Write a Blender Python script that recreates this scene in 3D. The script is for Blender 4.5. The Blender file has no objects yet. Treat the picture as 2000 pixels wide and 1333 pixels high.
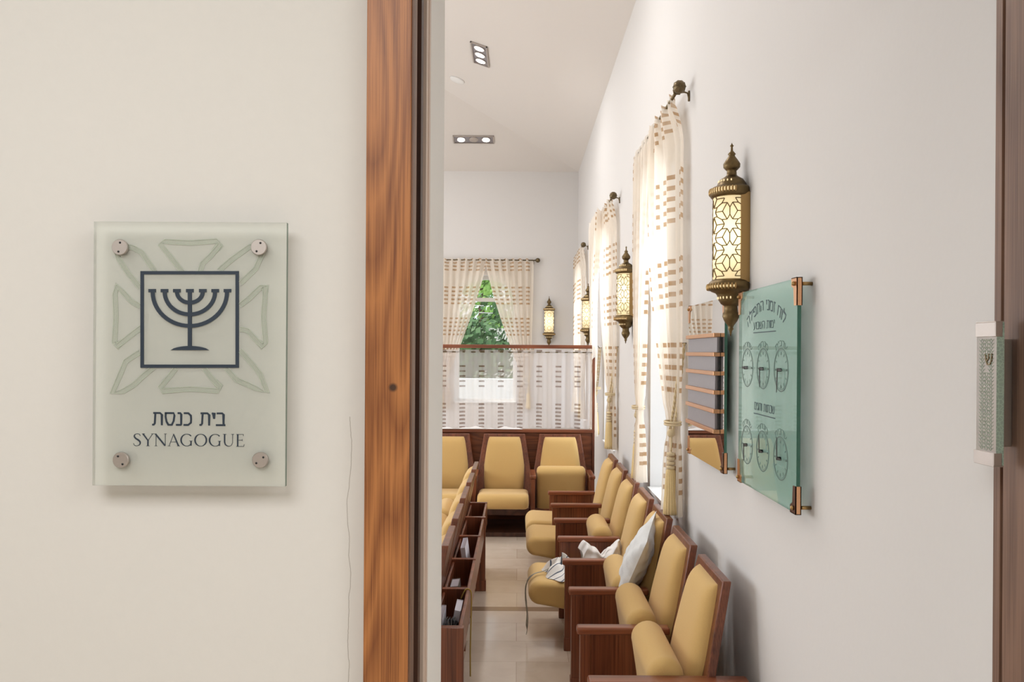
import bpy, math, random
from mathutils import Vector, Matrix, Euler
random.seed(7)
SC = bpy.context.scene
COL = SC.collection
PI = math.pi
F = 1535.0            # focal length in pixels of the 2000 px frame
VX, VY = 1012.0, 688.0  # vanishing point of the room's length
H = 1.767             # camera height
ROLL = math.radians(0.35)

def lin(r, g, b):
    f = lambda c: (c/255/12.92) if c/255 <= .04045 else ((c/255+.055)/1.055)**2.4
    return (f(r), f(g), f(b), 1)

# ------------------------------------------------------------------ camera
cam = bpy.data.cameras.new('camera'); cam_o = bpy.data.objects.new('camera', cam); COL.objects.link(cam_o)
cam.sensor_width = 36; cam.lens = F*36/2000
cam.shift_x = -(VX-1000)/2000; cam.shift_y = (VY-666.5)/2000
cam.clip_start = .02; cam.clip_end = 300
cam_o.matrix_world = Matrix.Translation((0, 0, H)) @ Matrix.Rotation(PI/2, 4, 'X') @ Matrix.Rotation(ROLL, 4, 'Z')
SC.camera = cam_o

# ------------------------------------------------------------------ world, light, exposure
w = bpy.data.worlds.new('world'); SC.world = w; w.use_nodes = True
nt = w.node_tree; nt.nodes.clear()
bg = nt.nodes.new('ShaderNodeBackground'); ow = nt.nodes.new('ShaderNodeOutputWorld')
bg.inputs[0].default_value = (.80, .90, 1, 1); bg.inputs[1].default_value = 1.8
nt.links.new(bg.outputs[0], ow.inputs[0])
vs = SC.view_settings
vs.view_transform = 'Standard'; vs.look = 'None'; vs.gamma = 1; vs.use_curve_mapping = False
vs.exposure = 0.0
SC.cycles.use_denoising = True
SC.cycles.max_bounces = 10; SC.cycles.diffuse_bounces = 6; SC.cycles.transparent_max_bounces = 24
SC.cycles.caustics_reflective = False; SC.cycles.caustics_refractive = False
SC.cycles.sample_clamp_indirect = 6

def area(name, loc, rot, sx, sy, power, col=(1, 1, 1), spread=PI):
    l = bpy.data.lights.new(name, 'AREA'); l.shape = 'RECTANGLE'; l.size = sx; l.size_y = sy
    l.energy = power; l.color = col; l.spread = spread
    o = bpy.data.objects.new(name, l); o.location = loc; o.rotation_euler = rot; COL.objects.link(o); return o
sun = bpy.data.lights.new('sun', 'SUN'); sun.energy = 6.0; sun.angle = .02; sun.color = (1, .95, .86)
so = bpy.data.objects.new('sun', sun); so.rotation_euler = (math.radians(-8), math.radians(-25), 0); COL.objects.link(so)
WARM = (1, .97, .95)
DAY = (.93, .96, 1)
# daylight at the three windows of the right wall; left: fill added at unseen wall openings
for y in (4.97, 7.89, 11.15):
    area('daylight_right', (1.45, y, 1.95), (0, math.radians(90), 0), 2.4, 1.3, 25, DAY)
for y in (3.6, 6.6, 9.6):
    area('added_fill_left', (-5.02, y, 1.95), (0, math.radians(-90), 0), 2.1, 1.3, 64, DAY)
# first: the visible ceiling fixture; the rest are unseen, added to brighten the hall
for (x, y) in ((-.42, 8.6), (-.42, 5.0), (-2.0, 10.2), (-2.0, 6.8), (-2.0, 3.4), (-3.6, 8.6), (-3.6, 5.0)):
    area('ceiling_lamp_and_fill', (x, y, 4.75 if x != -2.0 else 5.2), (0, 0, 0), .6, .3, 23, WARM)
# lobby: two unseen fill lights added behind and above the camera
area('lobby_fill', (-.9, -.6, 3.1), (0, 0, 0), 1.6, 1.6, 54, (.97, .99, 1))
area('lobby_fill', (2.3, -.3, 3.1), (0, 0, 0), 1.6, 1.6, 55, (.97, .99, 1))

# ------------------------------------------------------------------ helpers
def unroll(px, py):
    dx, dy = px-VX, py-VY
    return dx+ROLL*dy, dy-ROLL*dx
def at_y(px, py, y):                       # point of the wall plane Y = y
    dx, dy = unroll(px, py); return Vector((dx*y/F, y, H-dy*y/F))
def at_x(px, py, x):                       # point of the wall plane X = x
    dx, dy = unroll(px, py); y = x*F/dx; return Vector((x, y, H-dy*y/F))

def tag(o, label=None, cat=None, group=None, kind=None):
    if label: o['label'] = label
    if cat: o['category'] = cat
    if group: o['group'] = group
    if kind: o['kind'] = kind
    return o
def empty(name, loc=(0, 0, 0), rz=0, label=None, cat=None, group=None):
    o = bpy.data.objects.new(name, None); COL.objects.link(o); o.location = loc; o.rotation_euler = (0, 0, rz)
    o.empty_display_size = .05
    return tag(o, label, cat, group)

class MB:
    def __init__(s): s.v = []; s.f = []; s.m = []; s.uv = None; s.sm = []
    def add(s, vs_, fs, mi=0, smooth=False):
        b = len(s.v); s.v += [tuple(p) for p in vs_]
        for f in fs: s.f.append(tuple(i+b for i in f)); s.m.append(mi); s.sm.append(smooth)
        return b
    def box(s, x0, x1, y0, y1, z0, z1, mi=0):
        p = [(x, y, z) for x in (x0, x1) for y in (y0, y1) for z in (z0, z1)]
        s.add(p, [(0, 1, 3, 2), (4, 6, 7, 5), (0, 4, 5, 1), (2, 3, 7, 6), (0, 2, 6, 4), (1, 5, 7, 3)], mi)
    def prism(s, poly, a, b, axis='y', mi=0):   # poly of 2-D points swept from a to b along axis
        n = len(poly)
        def P(p, t):
            return {'y': (p[0], t, p[1]), 'x': (t, p[0], p[1]), 'z': (p[0], p[1], t)}[axis]
        v = [P(p, a) for p in poly]+[P(p, b) for p in poly]
        s.add(v, [tuple(range(n))[::-1], tuple(range(n, 2*n))]+[(i, (i+1) % n, (i+1) % n+n, i+n) for i in range(n)], mi)
    def tube(s, pts, r, n=8, mi=0, cap=True):
        pts = [Vector(p) for p in pts]; rs = r if isinstance(r, (list, tuple)) else [r]*len(pts)
        up = None; vv = []
        for i, p in enumerate(pts):
            t = (pts[min(i+1, len(pts)-1)]-pts[max(i-1, 0)]).normalized()
            if up is None: up = t.orthogonal().normalized()
            else:
                up = up-t*up.dot(t); up = up.normalized() if up.length > 1e-6 else t.orthogonal().normalized()
            b = t.cross(up)
            for k in range(n):
                a = 2*PI*k/n; vv.append(p+(up*math.cos(a)+b*math.sin(a))*rs[i])
        fs = [(i*n+k, i*n+(k+1) % n, (i+1)*n+(k+1) % n, (i+1)*n+k) for i in range(len(pts)-1) for k in range(n)]
        if cap: fs += [tuple(range(n))[::-1], tuple(range((len(pts)-1)*n, len(pts)*n))]
        s.add(vv, fs, mi, True)
    def lathe(s, prof, c=(0, 0, 0), n=32, mi=0, clampx=None, ripple=0, nr=0, axis='z', smooth=True):
        vv = []
        for r, z in prof:
            for k in range(n):
                a = 2*PI*k/n; rr = r*(1+ripple*math.cos(nr*a))
                x, y = rr*math.cos(a), rr*math.sin(a)
                if clampx is not None: x = min(x, clampx)
                if axis == 'z': q = (c[0]+x, c[1]+y, c[2]+z)
                elif axis == 'y': q = (c[0]+x, c[1]+z, c[2]+y)
                else: q = (c[0]+z, c[1]+x, c[2]+y)
                vv.append(q)
        L = len(prof)
        fs = [(i*n+k, i*n+(k+1) % n, (i+1)*n+(k+1) % n, (i+1)*n+k) for i in range(L-1) for k in range(n)]
        fs += [tuple(range(n))[::-1], tuple(range((L-1)*n, L*n))]
        s.add(vv, fs, mi, smooth)
    def grid(s, fn, nu, nv, mi=0, uvfn=None, smooth=True):
        vv = [fn(i/nu, j/nv) for j in range(nv+1) for i in range(nu+1)]
        fs = [(j*(nu+1)+i, j*(nu+1)+i+1, (j+1)*(nu+1)+i+1, (j+1)*(nu+1)+i) for j in range(nv) for i in range(nu)]
        b = s.add(vv, fs, mi, smooth)
        if uvfn:
            if s.uv is None: s.uv = {}
            for j in range(nv+1):
                for i in range(nu+1): s.uv[b+j*(nu+1)+i] = uvfn(i/nu, j/nv)
    def ellipsoid(s, c, r, n=12, mi=0):
        s.grid(lambda u, v: (c[0]+r[0]*math.sin(PI*v)*math.cos(2*PI*u), c[1]+r[1]*math.sin(PI*v)*math.sin(2*PI*u), c[2]+r[2]*math.cos(PI*v)), n, n//2+2, mi)
    def build(s, name, mats, parent=None, bevel=0, seg=2, fix=True):
        me = bpy.data.meshes.new(name); me.from_pydata(s.v, [], s.f)
        mats = mats if isinstance(mats, (list, tuple)) else [mats]
        for m in mats: me.materials.append(m)
        me.polygons.foreach_set('material_index', s.m); me.polygons.foreach_set('use_smooth', s.sm)
        if s.uv:
            lay = me.uv_layers.new(name='UVMap')
            for l in me.loops: lay.data[l.index].uv = s.uv.get(l.vertex_index, (0, 0))
        me.update()
        if fix:
            import bmesh
            bm = bmesh.new(); bm.from_mesh(me); bmesh.ops.recalc_face_normals(bm, faces=bm.faces); bm.to_mesh(me); bm.free()
        o = bpy.data.objects.new(name, me); COL.objects.link(o)
        if parent: o.parent = parent
        if bevel:
            b = o.modifiers.new('bevel', 'BEVEL'); b.width = bevel; b.segments = seg; b.limit_method = 'ANGLE'; b.angle_limit = .6
        return o

def struct(o): o['kind'] = 'structure'; return o
def copy_tree(o, parent=None):
    c = o.copy(); COL.objects.link(c); c.parent = parent
    for ch in list(o.children): copy_tree(ch, c)
    return c

# ------------------------------------------------------------------ materials
def newmat(name):
    m = bpy.data.materials.new(name); m.use_nodes = True; nt = m.node_tree
    return m, nt, nt.nodes['Principled BSDF'], nt.nodes['Material Output']
def N(nt, t, **kw):
    n = nt.nodes.new(t)
    for k, v in kw.items(): setattr(n, k, v)
    return n
def plain(name, col, rough=.6, metal=0, bump=0, bscale=200, var=0.0, sheen=0, spec=.5, bdist=.002):
    m, nt, p, out = newmat(name); L = nt.links.new
    p.inputs['Roughness'].default_value = rough; p.inputs['Metallic'].default_value = metal
    p.inputs['Specular IOR Level'].default_value = spec
    if sheen: p.inputs['Sheen Weight'].default_value = sheen
    tc = N(nt, 'ShaderNodeTexCoord')
    n = N(nt, 'ShaderNodeTexNoise'); n.inputs['Scale'].default_value = bscale; n.inputs['Detail'].default_value = 4
    L(tc.outputs['Object'], n.inputs['Vector'])
    mx = N(nt, 'ShaderNodeMix', data_type='RGBA')
    mx.inputs['A'].default_value = [max(0, c*(1-var)) for c in col[:3]]+[1]
    mx.inputs['B'].default_value = [min(1, c*(1+var)) for c in col[:3]]+[1]
    L(n.outputs['Fac'], mx.inputs['Factor']); L(mx.outputs['Result'], p.inputs['Base Color'])
    if bump:
        b = N(nt, 'ShaderNodeBump'); b.inputs['Strength'].default_value = bump; b.inputs['Distance'].default_value = bdist
        L(n.outputs['Fac'], b.inputs['Height']); L(b.outputs['Normal'], p.inputs['Normal'])
    return m
def wood(name, dark, light, axis='z', freq=22, rough=.35, warp=1.6, knot=None, coat=.15):
    m, nt, p, out = newmat(name); L = nt.links.new
    tc = N(nt, 'ShaderNodeTexCoord')
    def mapped(a, b):
        mp = N(nt, 'ShaderNodeMapping'); sc = [a, a, a]; sc['xyz'.index(axis)] = b
        mp.inputs['Scale'].default_value = sc; L(tc.outputs['Object'], mp.inputs['Vector']); return mp
    m1 = mapped(freq*.22, freq*.03)
    n1 = N(nt, 'ShaderNodeTexNoise'); n1.inputs['Scale'].default_value = 1; n1.inputs['Detail'].default_value = 1.5
    L(m1.outputs[0], n1.inputs['Vector'])
    mul = N(nt, 'ShaderNodeMath', operation='MULTIPLY'); mul.inputs[1].default_value = 9*warp
    L(n1.outputs['Fac'], mul.inputs[0])
    frac = N(nt, 'ShaderNodeMath', operation='PINGPONG'); frac.inputs[1].default_value = .5
    L(mul.outputs[0], frac.inputs[0])
    m2 = mapped(freq*11, freq*.14)
    n2 = N(nt, 'ShaderNodeTexNoise'); n2.inputs['Scale'].default_value = 1; n2.inputs['Detail'].default_value = 4
    L(m2.outputs[0], n2.inputs['Vector'])
    add = N(nt, 'ShaderNodeMath', operation='MULTIPLY_ADD'); add.inputs[1].default_value = .9
    L(frac.outputs[0], add.inputs[0]); 
    s2 = N(nt, 'ShaderNodeMath', operation='MULTIPLY_ADD'); s2.inputs[1].default_value = 1.5; s2.inputs[2].default_value = -.5
    L(n2.outputs['Fac'], s2.inputs[0]); L(s2.outputs[0], add.inputs[2])
    cr = N(nt, 'ShaderNodeValToRGB'); cr.color_ramp.elements[0].position = .05; cr.color_ramp.elements[1].position = .75
    cr.color_ramp.elements[0].color = dark; cr.color_ramp.elements[1].color = light
    L(add.outputs[0], cr.inputs[0]); colout = cr.outputs[0]
    if knot:
        vm = N(nt, 'ShaderNodeVectorMath', operation='DISTANCE'); vm.inputs[1].default_value = knot
        L(tc.outputs['Object'], vm.inputs[0])
        k = N(nt, 'ShaderNodeMapRange'); k.inputs['From Min'].default_value = .004; k.inputs['From Max'].default_value = .0085
        k.inputs['To Min'].default_value = .12; L(vm.outputs['Value'], k.inputs['Value'])
        mk = N(nt, 'ShaderNodeMix', data_type='RGBA'); mk.inputs['A'].default_value = lin(35, 22, 18)
        L(k.outputs[0], mk.inputs['Factor']); L(colout, mk.inputs['B']); colout = mk.outputs['Result']
    L(colout, p.inputs['Base Color'])
    p.inputs['Roughness'].default_value = rough; p.inputs['Coat Weight'].default_value = coat; p.inputs['Coat Roughness'].default_value = .25
    b = N(nt, 'ShaderNodeBump'); b.inputs['Strength'].default_value = .15; b.inputs['Distance'].default_value = .001
    L(n2.outputs['Fac'], b.inputs['Height']); L(b.outputs['Normal'], p.inputs['Normal'])
    return m
def glassy(name, tint, ior=1.45, diff=0.0, dcol=(1, 1, 1, 1), rough=0.0, pattern=None, wavy=0):
    """clear sheet: tinted see-through with real Fresnel mirror, some milky scatter"""
    m, nt, p, out = newmat(name); nt.nodes.remove(p); L = nt.links.new
    tr = N(nt, 'ShaderNodeBsdfTransparent'); tr.inputs[0].default_value = tint
    df = N(nt, 'ShaderNodeBsdfDiffuse'); df.inputs[0].default_value = dcol
    m1 = N(nt, 'ShaderNodeMixShader'); m1.inputs[0].default_value = diff
    L(tr.outputs[0], m1.inputs[1]); L(df.outputs[0], m1.inputs[2])
    gl = N(nt, 'ShaderNodeBsdfGlossy'); gl.inputs['Roughness'].default_value = rough
    fr = N(nt, 'ShaderNodeFresnel'); fr.inputs[0].default_value = ior
    m2 = N(nt, 'ShaderNodeMixShader'); L(fr.outputs[0], m2.inputs[0]); L(m1.outputs[0], m2.inputs[1]); L(gl.outputs[0], m2.inputs[2])
    if wavy:
        tc = N(nt, 'ShaderNodeTexCoord'); vo = N(nt, 'ShaderNodeTexVoronoi'); vo.inputs['Scale'].default_value = wavy
        vo.feature = 'DISTANCE_TO_EDGE'
        L(tc.outputs['Object'], vo.inputs['Vector'])
        mr = N(nt, 'ShaderNodeMapRange'); mr.inputs['From Max'].default_value = .12; mr.inputs['To Min'].default_value = diff+.35; mr.inputs['To Max'].default_value = diff
        L(vo.outputs['Distance'], mr.inputs['Value']); L(mr.outputs[0], m1.inputs[0])
        bp = N(nt, 'ShaderNodeBump'); bp.inputs['Strength'].default_value = .12; bp.inputs['Distance'].default_value = .0005
        L(vo.outputs['Distance'], bp.inputs['Height']); L(bp.outputs[0], gl.inputs['Normal'])
    L(m2.outputs[0], out.inputs[0]); return m
def emit(name, col, strength):
    m, nt, p, out = newmat(name)
    p.inputs['Base Color'].default_value = col; p.inputs['Emission Color'].default_value = col
    p.inputs['Emission Strength'].default_value = strength; return m

WALLC = lin(215, 213, 211)
def wallmat(name, col, crack=False):
    m = plain(name, col, .75, bump=.12, bscale=60, var=.012, spec=.2)
    if crack:                                 # hairline crack running down beside the casing
        nt = m.node_tree; L = nt.links.new; p = nt.nodes['Principled BSDF']
        tc = N(nt, 'ShaderNodeTexCoord'); sp = N(nt, 'ShaderNodeSeparateXYZ'); L(tc.outputs['Object'], sp.inputs[0])
        n = N(nt, 'ShaderNodeTexNoise', noise_dimensions='1D'); n.inputs['Scale'].default_value = 9; n.inputs['Detail'].default_value = 6
        L(sp.outputs['Z'], n.inputs['W'])
        x = N(nt, 'ShaderNodeMath', operation='MULTIPLY_ADD'); x.inputs[1].default_value = .014; x.inputs[2].default_value = -.007
        L(n.outputs['Fac'], x.inputs[0])
        d = N(nt, 'ShaderNodeMath', operation='ADD'); L(sp.outputs['X'], d.inputs[0]); L(x.outputs[0], d.inputs[1])
        d2 = N(nt, 'ShaderNodeMath', operation='ADD'); L(d.outputs[0], d2.inputs[0]); d2.inputs[1].default_value = .2735
        ab = N(nt, 'ShaderNodeMath', operation='ABSOLUTE'); L(d2.outputs[0], ab.inputs[0])
        lt = N(nt, 'ShaderNodeMath', operation='LESS_THAN'); L(ab.outputs[0], lt.inputs[0]); lt.inputs[1].default_value = .00055
        zz = N(nt, 'ShaderNodeMath', operation='LESS_THAN'); L(sp.outputs['Z'], zz.inputs[0]); zz.inputs[1].default_value = 1.66
        mu = N(nt, 'ShaderNodeMath', operation='MULTIPLY'); L(lt.outputs[0], mu.inputs[0]); L(zz.outputs[0], mu.inputs[1])
        mh = N(nt, 'ShaderNodeMath', operation='MULTIPLY'); L(mu.outputs[0], mh.inputs[0]); mh.inputs[1].default_value = .55
        old = p.inputs['Base Color'].links[0].from_socket
        mx = N(nt, 'ShaderNodeMix', data_type='RGBA'); mx.inputs['B'].default_value = lin(120, 108, 90)
        L(mh.outputs[0], mx.inputs['Factor']); L(old, mx.inputs['A']); L(mx.outputs['Result'], p.inputs['Base Color'])
    return m
def floormat():
    m, nt, p, out = newmat('marble_floor'); L = nt.links.new
    tc = N(nt, 'ShaderNodeTexCoord')
    br = N(nt, 'ShaderNodeTexBrick'); br.offset = .5; br.inputs['Scale'].default_value = 1
    br.inputs['Brick Width'].default_value = .6; br.inputs['Row Height'].default_value = .32; br.inputs['Mortar Size'].default_value = .0018
    br.inputs['Color1'].default_value = lin(214, 200, 184); br.inputs['Color2'].default_value = lin(196, 180, 162); br.inputs['Mortar'].default_value = lin(176, 158, 140)
    L(tc.outputs['Object'], br.inputs['Vector'])
    n = N(nt, 'ShaderNodeTexNoise'); n.inputs['Scale'].default_value = 5; n.inputs['Detail'].default_value = 6; n.inputs['Distortion'].default_value = 1.5
    L(tc.outputs['Object'], n.inputs['Vector'])
    mx = N(nt, 'ShaderNodeMix', data_type='RGBA', blend_type='SOFT_LIGHT'); mx.inputs['Factor'].default_value = .3
    L(br.outputs['Color'], mx.inputs['A']); L(n.outputs['Fac'], mx.inputs['B'])
    sp = N(nt, 'ShaderNodeSeparateXYZ'); L(tc.outputs['Object'], sp.inputs[0])
    a = N(nt, 'ShaderNodeMath', operation='SUBTRACT'); L(sp.outputs['Y'], a.inputs[0]); a.inputs[1].default_value = 5.40
    b = N(nt, 'ShaderNodeMath', operation='ABSOLUTE'); L(a.outputs[0], b.inputs[0])
    c = N(nt, 'ShaderNodeMath', operation='LESS_THAN'); L(b.outputs[0], c.inputs[0]); c.inputs[1].default_value = .045
    m2 = N(nt, 'ShaderNodeMix', data_type='RGBA'); m2.inputs['B'].default_value = lin(150, 128, 108)
    L(c.outputs[0], m2.inputs['Factor']); L(mx.outputs['Result'], m2.inputs['A']); L(m2.outputs['Result'], p.inputs['Base Color'])
    p.inputs['Roughness'].default_value = .11; p.inputs['Specular IOR Level'].default_value = .5
    return m
def sheer(name, bodycol, barcol, opac, baropac, colper, colw, groups, ph=0.0):
    """woven sheer: bars of thicker yarn in columns, laid out in fabric metres (UV)"""
    m, nt, p, out = newmat(name); nt.nodes.remove(p); L = nt.links.new
    uv = N(nt, 'ShaderNodeUVMap'); sp = N(nt, 'ShaderNodeSeparateXYZ'); L(uv.outputs[0], sp.inputs[0])
    def M(op, a, b=None, c=None):
        n = N(nt, 'ShaderNodeMath', operation=op)
        for i, q in enumerate((a, b, c)):
            if q is None: continue
            if isinstance(q, (int, float)): n.inputs[i].default_value = q
            else: L(q, n.inputs[i])
        return n.outputs[0]
    cu = M('PINGPONG', M('ADD', sp.outputs['X'], ph), colper/2)
    col = M('LESS_THAN', cu, colw/2)
    tot = None
    for (z0, z1, per, th) in groups:
        inz = M('MULTIPLY', M('GREATER_THAN', sp.outputs['Y'], z0), M('LESS_THAN', sp.outputs['Y'], z1))
        bar = M('LESS_THAN', M('FRACT', M('DIVIDE', M('SUBTRACT', sp.outputs['Y'], z0), per)), th)
        g = M('MULTIPLY', inz, bar); tot = g if tot is None else M('MAXIMUM', tot, g)
    fac = M('MULTIPLY', tot, col)
    nz = N(nt, 'ShaderNodeTexNoise'); nz.inputs['Scale'].default_value = 9; L(uv.outputs[0], nz.inputs['Vector'])
    fac = M('MULTIPLY', fac, M('MULTIPLY_ADD', nz.outputs['Fac'], .9, .45)); fac = M('MINIMUM', fac, 1.0)
    cm = N(nt, 'ShaderNodeMix', data_type='RGBA'); cm.inputs['A'].default_value = bodycol; cm.inputs['B'].default_value = barcol
    L(fac, cm.inputs['Factor'])
    df = N(nt, 'ShaderNodeBsdfDiffuse'); tl = N(nt, 'ShaderNodeBsdfTranslucent'); L(cm.outputs['Result'], df.inputs[0]); L(cm.outputs['Result'], tl.inputs[0])
    mx = N(nt, 'ShaderNodeMixShader'); mx.inputs[0].default_value = .42; L(df.outputs[0], mx.inputs[1]); L(tl.outputs[0], mx.inputs[2])
    tr = N(nt, 'ShaderNodeBsdfTransparent')
    o = M('MULTIPLY_ADD', fac, baropac-opac, opac)
    m2 = N(nt, 'ShaderNodeMixShader'); L(o, m2.inputs[0]); L(tr.outputs[0], m2.inputs[1]); L(mx.outputs[0], m2.inputs[2])
    L(m2.outputs[0], out.inputs[0]); return m

M_wall = wallmat('painted_wall', WALLC)
M_wall_lobby = wallmat('lobby_wall', lin(221, 218, 212), True)
M_ceil = wallmat('ceiling_paint', lin(222, 217, 212))
M_reveal = wallmat('door_reveal_paint', lin(232, 230, 226))
M_floor = floormat()
M_casing = wood('oak_casing', lin(116, 64, 30), lin(178, 116, 64), 'z', 34, .45, 1.5, knot=(-.1998, 1.257, 1.709), coat=.05)
M_jamb = wood('walnut_jamb', lin(92, 66, 52), lin(132, 102, 84), 'z', 26, .5, .8, coat=0)
M_slot = wood('dark_slot', lin(46, 26, 18), lin(80, 50, 36), 'z', 26, .5, .8, coat=0)
M_chair = wood('mahogany', lin(78, 38, 22), lin(128, 72, 46), 'z', 18, .32, .9)
M_chairx = wood('mahogany_rail', lin(88, 44, 27), lin(142, 82, 54), 'x', 18, .28, .7)
M_panel = wood('mahogany_panel', lin(84, 38, 18), lin(134, 74, 42), 'x', 18, .35, 2.2)
M_yellow = plain('mustard_weave', lin(206, 171, 110), .85, bump=.5, bscale=420, var=.10, sheen=.2, spec=.2, bdist=.001)
M_curt = sheer('striped_sheer', lin(244, 236, 224), lin(190, 158, 122), .80, .94, .20, .10,
               [(3.02, 3.24, .055, .45), (2.50, 2.80, .062, .42), (2.02, 2.30, .062, .42), (1.55, 1.86, .062, .42), (1.0, 1.3, .062, .42)])
M_part = sheer('partition_sheer', lin(240, 236, 236), lin(132, 110, 98), .45, .74, .21, .062,
               [(1.40, 1.63, .052, .33), (.97, 1.23, .040, .5), (1.77, 1.80, .03, .9)], .02)
M_brass = plain('antique_brass', lin(116, 98, 68), .42, 1, bump=.2, bscale=90, var=.25)
M_brassb = plain('polished_brass', lin(168, 138, 92), .32, 1, var=.05)
M_rod = plain('bronze_rod', lin(112, 98, 74), .4, 1, var=.2)
M_copper = plain('copper', lin(222, 170, 130), .3, 1, var=.05)
M_copperd = plain('dark_bronze', lin(96, 66, 52), .4, .6, var=.05)
M_steel = plain('satin_steel', lin(196, 188, 182), .48, 1, bscale=400, var=.05)
M_black = plain('black', (.012, .012, .013, 1), .4)
M_ink = plain('navy_print', lin(40, 52, 66), .5)
M_glow = emit('lamp_glass', (1, .80, .50, 1), 1.9)
def lampglass():
    nt = M_glow.node_tree; L = nt.links.new; p = nt.nodes['Principled BSDF']
    tc = N(nt, 'ShaderNodeTexCoord'); sp = N(nt, 'ShaderNodeSeparateXYZ'); L(tc.outputs['Object'], sp.inputs[0])
    ab = N(nt, 'ShaderNodeMath', operation='ABSOLUTE'); L(sp.outputs['Z'], ab.inputs[0])
    mr = N(nt, 'ShaderNodeMapRange'); mr.inputs['From Max'].default_value = .16; mr.inputs['To Min'].default_value = 1.7; mr.inputs['To Max'].default_value = .7
    mr.interpolation_type = 'SMOOTHSTEP'
    L(ab.outputs[0], mr.inputs['Value']); L(mr.outputs[0], p.inputs['Emission Strength'])
    p.inputs['Base Color'].default_value = lin(225, 205, 160); p.inputs['Emission Color'].default_value = (1, .80, .46, 1)
lampglass()
M_spot = emit('spot_lens', (1, .96, .9, 1), 9)
M_pane = glassy('window_glass', (.97, .98, .98, 1))
M_sign = glassy('sign_glass', (.985, .99, .98, 1), ior=1.3, diff=.34, dcol=lin(243, 245, 235))
M_edge = glassy('glass_edge', (.42, .55, .48, 1), diff=.55, dcol=lin(92, 116, 100))
M_etch = glassy('etched_glass', (.95, .96, .945, 1), ior=1.02, diff=.16, dcol=lin(206, 212, 198))
M_etchl = plain('etch_line', lin(176, 184, 168), .5)
M_panel_glass = glassy('aqua_glass', (.89, .965, .945, 1), ior=1.36, diff=.30, dcol=lin(186, 232, 218))
M_panel_edge = glassy('aqua_edge', (.2, .4, .33, 1), diff=.7, dcol=lin(60, 105, 88))
M_mez = glassy('patterned_glass', (.92, .96, .93, 1), diff=.25, dcol=lin(206, 218, 206), wavy=170)
M_mezedge = glassy('patterned_edge', (.74, .84, .78, 1), diff=.6, dcol=lin(166, 188, 174), wavy=150)
M_white = plain('white_cloth', lin(235, 233, 232), .8, bump=.3, bscale=40, var=.03)
M_pillow = plain('grey_white_linen', lin(214, 216, 216), .85, bump=.5, bscale=26, var=.07, bdist=.006)
M_rope = plain('cream_rope', lin(214, 196, 160), .85, bump=.4, bscale=220, var=.1)
M_tassel = plain('tassel_yarn', lin(226, 202, 150), .9, bump=.4, bscale=260, var=.15)
M_frame = plain('window_paint', lin(232, 232, 230), .5)
M_grey = plain('grey_plate', lin(150, 146, 150), .4, .4, bscale=60, var=.08)
M_paper = plain('paper', lin(214, 210, 220), .7, var=.03)
M_bookgrey = plain('grey_cover', lin(150, 140, 136), .6, var=.05)

# ------------------------------------------------------------------ setting
WX, WY = .92, 12.2         # right wall, far wall
def arched_wall(name, mat, axis, face, back, a0, a1, z1, ops, z0=0.0):
    """wall whose faces lie at `face` and `back`; ops = (centre, half width, sill, spring) openings with flat arches"""
    m = MB()
    def P(a, z, d): return (d, a, z) if axis == 'x' else (a, d, z)
    def quad(p): m.add(p, [(0, 1, 2, 3)])
    def both(aa, ab, za, zb, zc, zd):
        for d in (face, back): quad([P(aa, za, d), P(ab, zb, d), P(ab, zc, d), P(aa, zd, d)])
    cur = a0
    for (c, hw, sill, spring, rise) in ops:
        both(cur, c-hw, z0, z0, z1, z1); both(c-hw, c+hw, z0, z0, sill, sill)
        n = 16; arc = [(c-hw+2*hw*i/n, spring+rise*math.sqrt(max(0, 1-(2*i/n-1)**2))) for i in range(n+1)]
        for (p, q) in zip(arc, arc[1:]):
            both(p[0], q[0], p[1], q[1], z1, z1)
            quad([P(p[0], p[1], face), P(q[0], q[1], face), P(q[0], q[1], back), P(p[0], p[1], back)])
        for a in (c-hw, c+hw): quad([P(a, sill, face), P(a, spring, face), P(a, spring, back), P(a, sill, back)])
        quad([P(c-hw, sill, face), P(c+hw, sill, face), P(c+hw, sill, back), P(c-hw, sill, back)])
        cur = c+hw
    both(cur, a1, z0, z0, z1, z1)
    for (za) in (z0, z1): quad([P(a0, za, face), P(a1, za, face), P(a1, za, back), P(a0, za, back)])
    for a in (a0, a1): quad([P(a, z0, face), P(a, z1, face), P(a, z1, back), P(a, z0, back)])
    return struct(m.build(name, mat))
WINZ = (.97, 2.62, .34)    # sill, spring, rise
WINR = (.82, 2.62, .34)
R_WIN = [4.97, 7.89, 11.15]
arched_wall('wall_right', M_wall, 'x', WX, 1.22, 1.513, 12.5, 4.57, [(y, .48, *WINR) for y in R_WIN])
arched_wall('wall_back', M_wall, 'y', WY, 12.5, -5.2, WX, 4.57, [(-3.2, .48, *WINZ), (-.505, .48, *WINZ)])
arched_wall('wall_left', M_wall, 'x', -5.0, -5.3, 1.28, 12.5, 4.57, [(y, .6, *WINZ) for y in (3.6, 6.6, 9.6)])  # its unseen openings are added for the fill light
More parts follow.
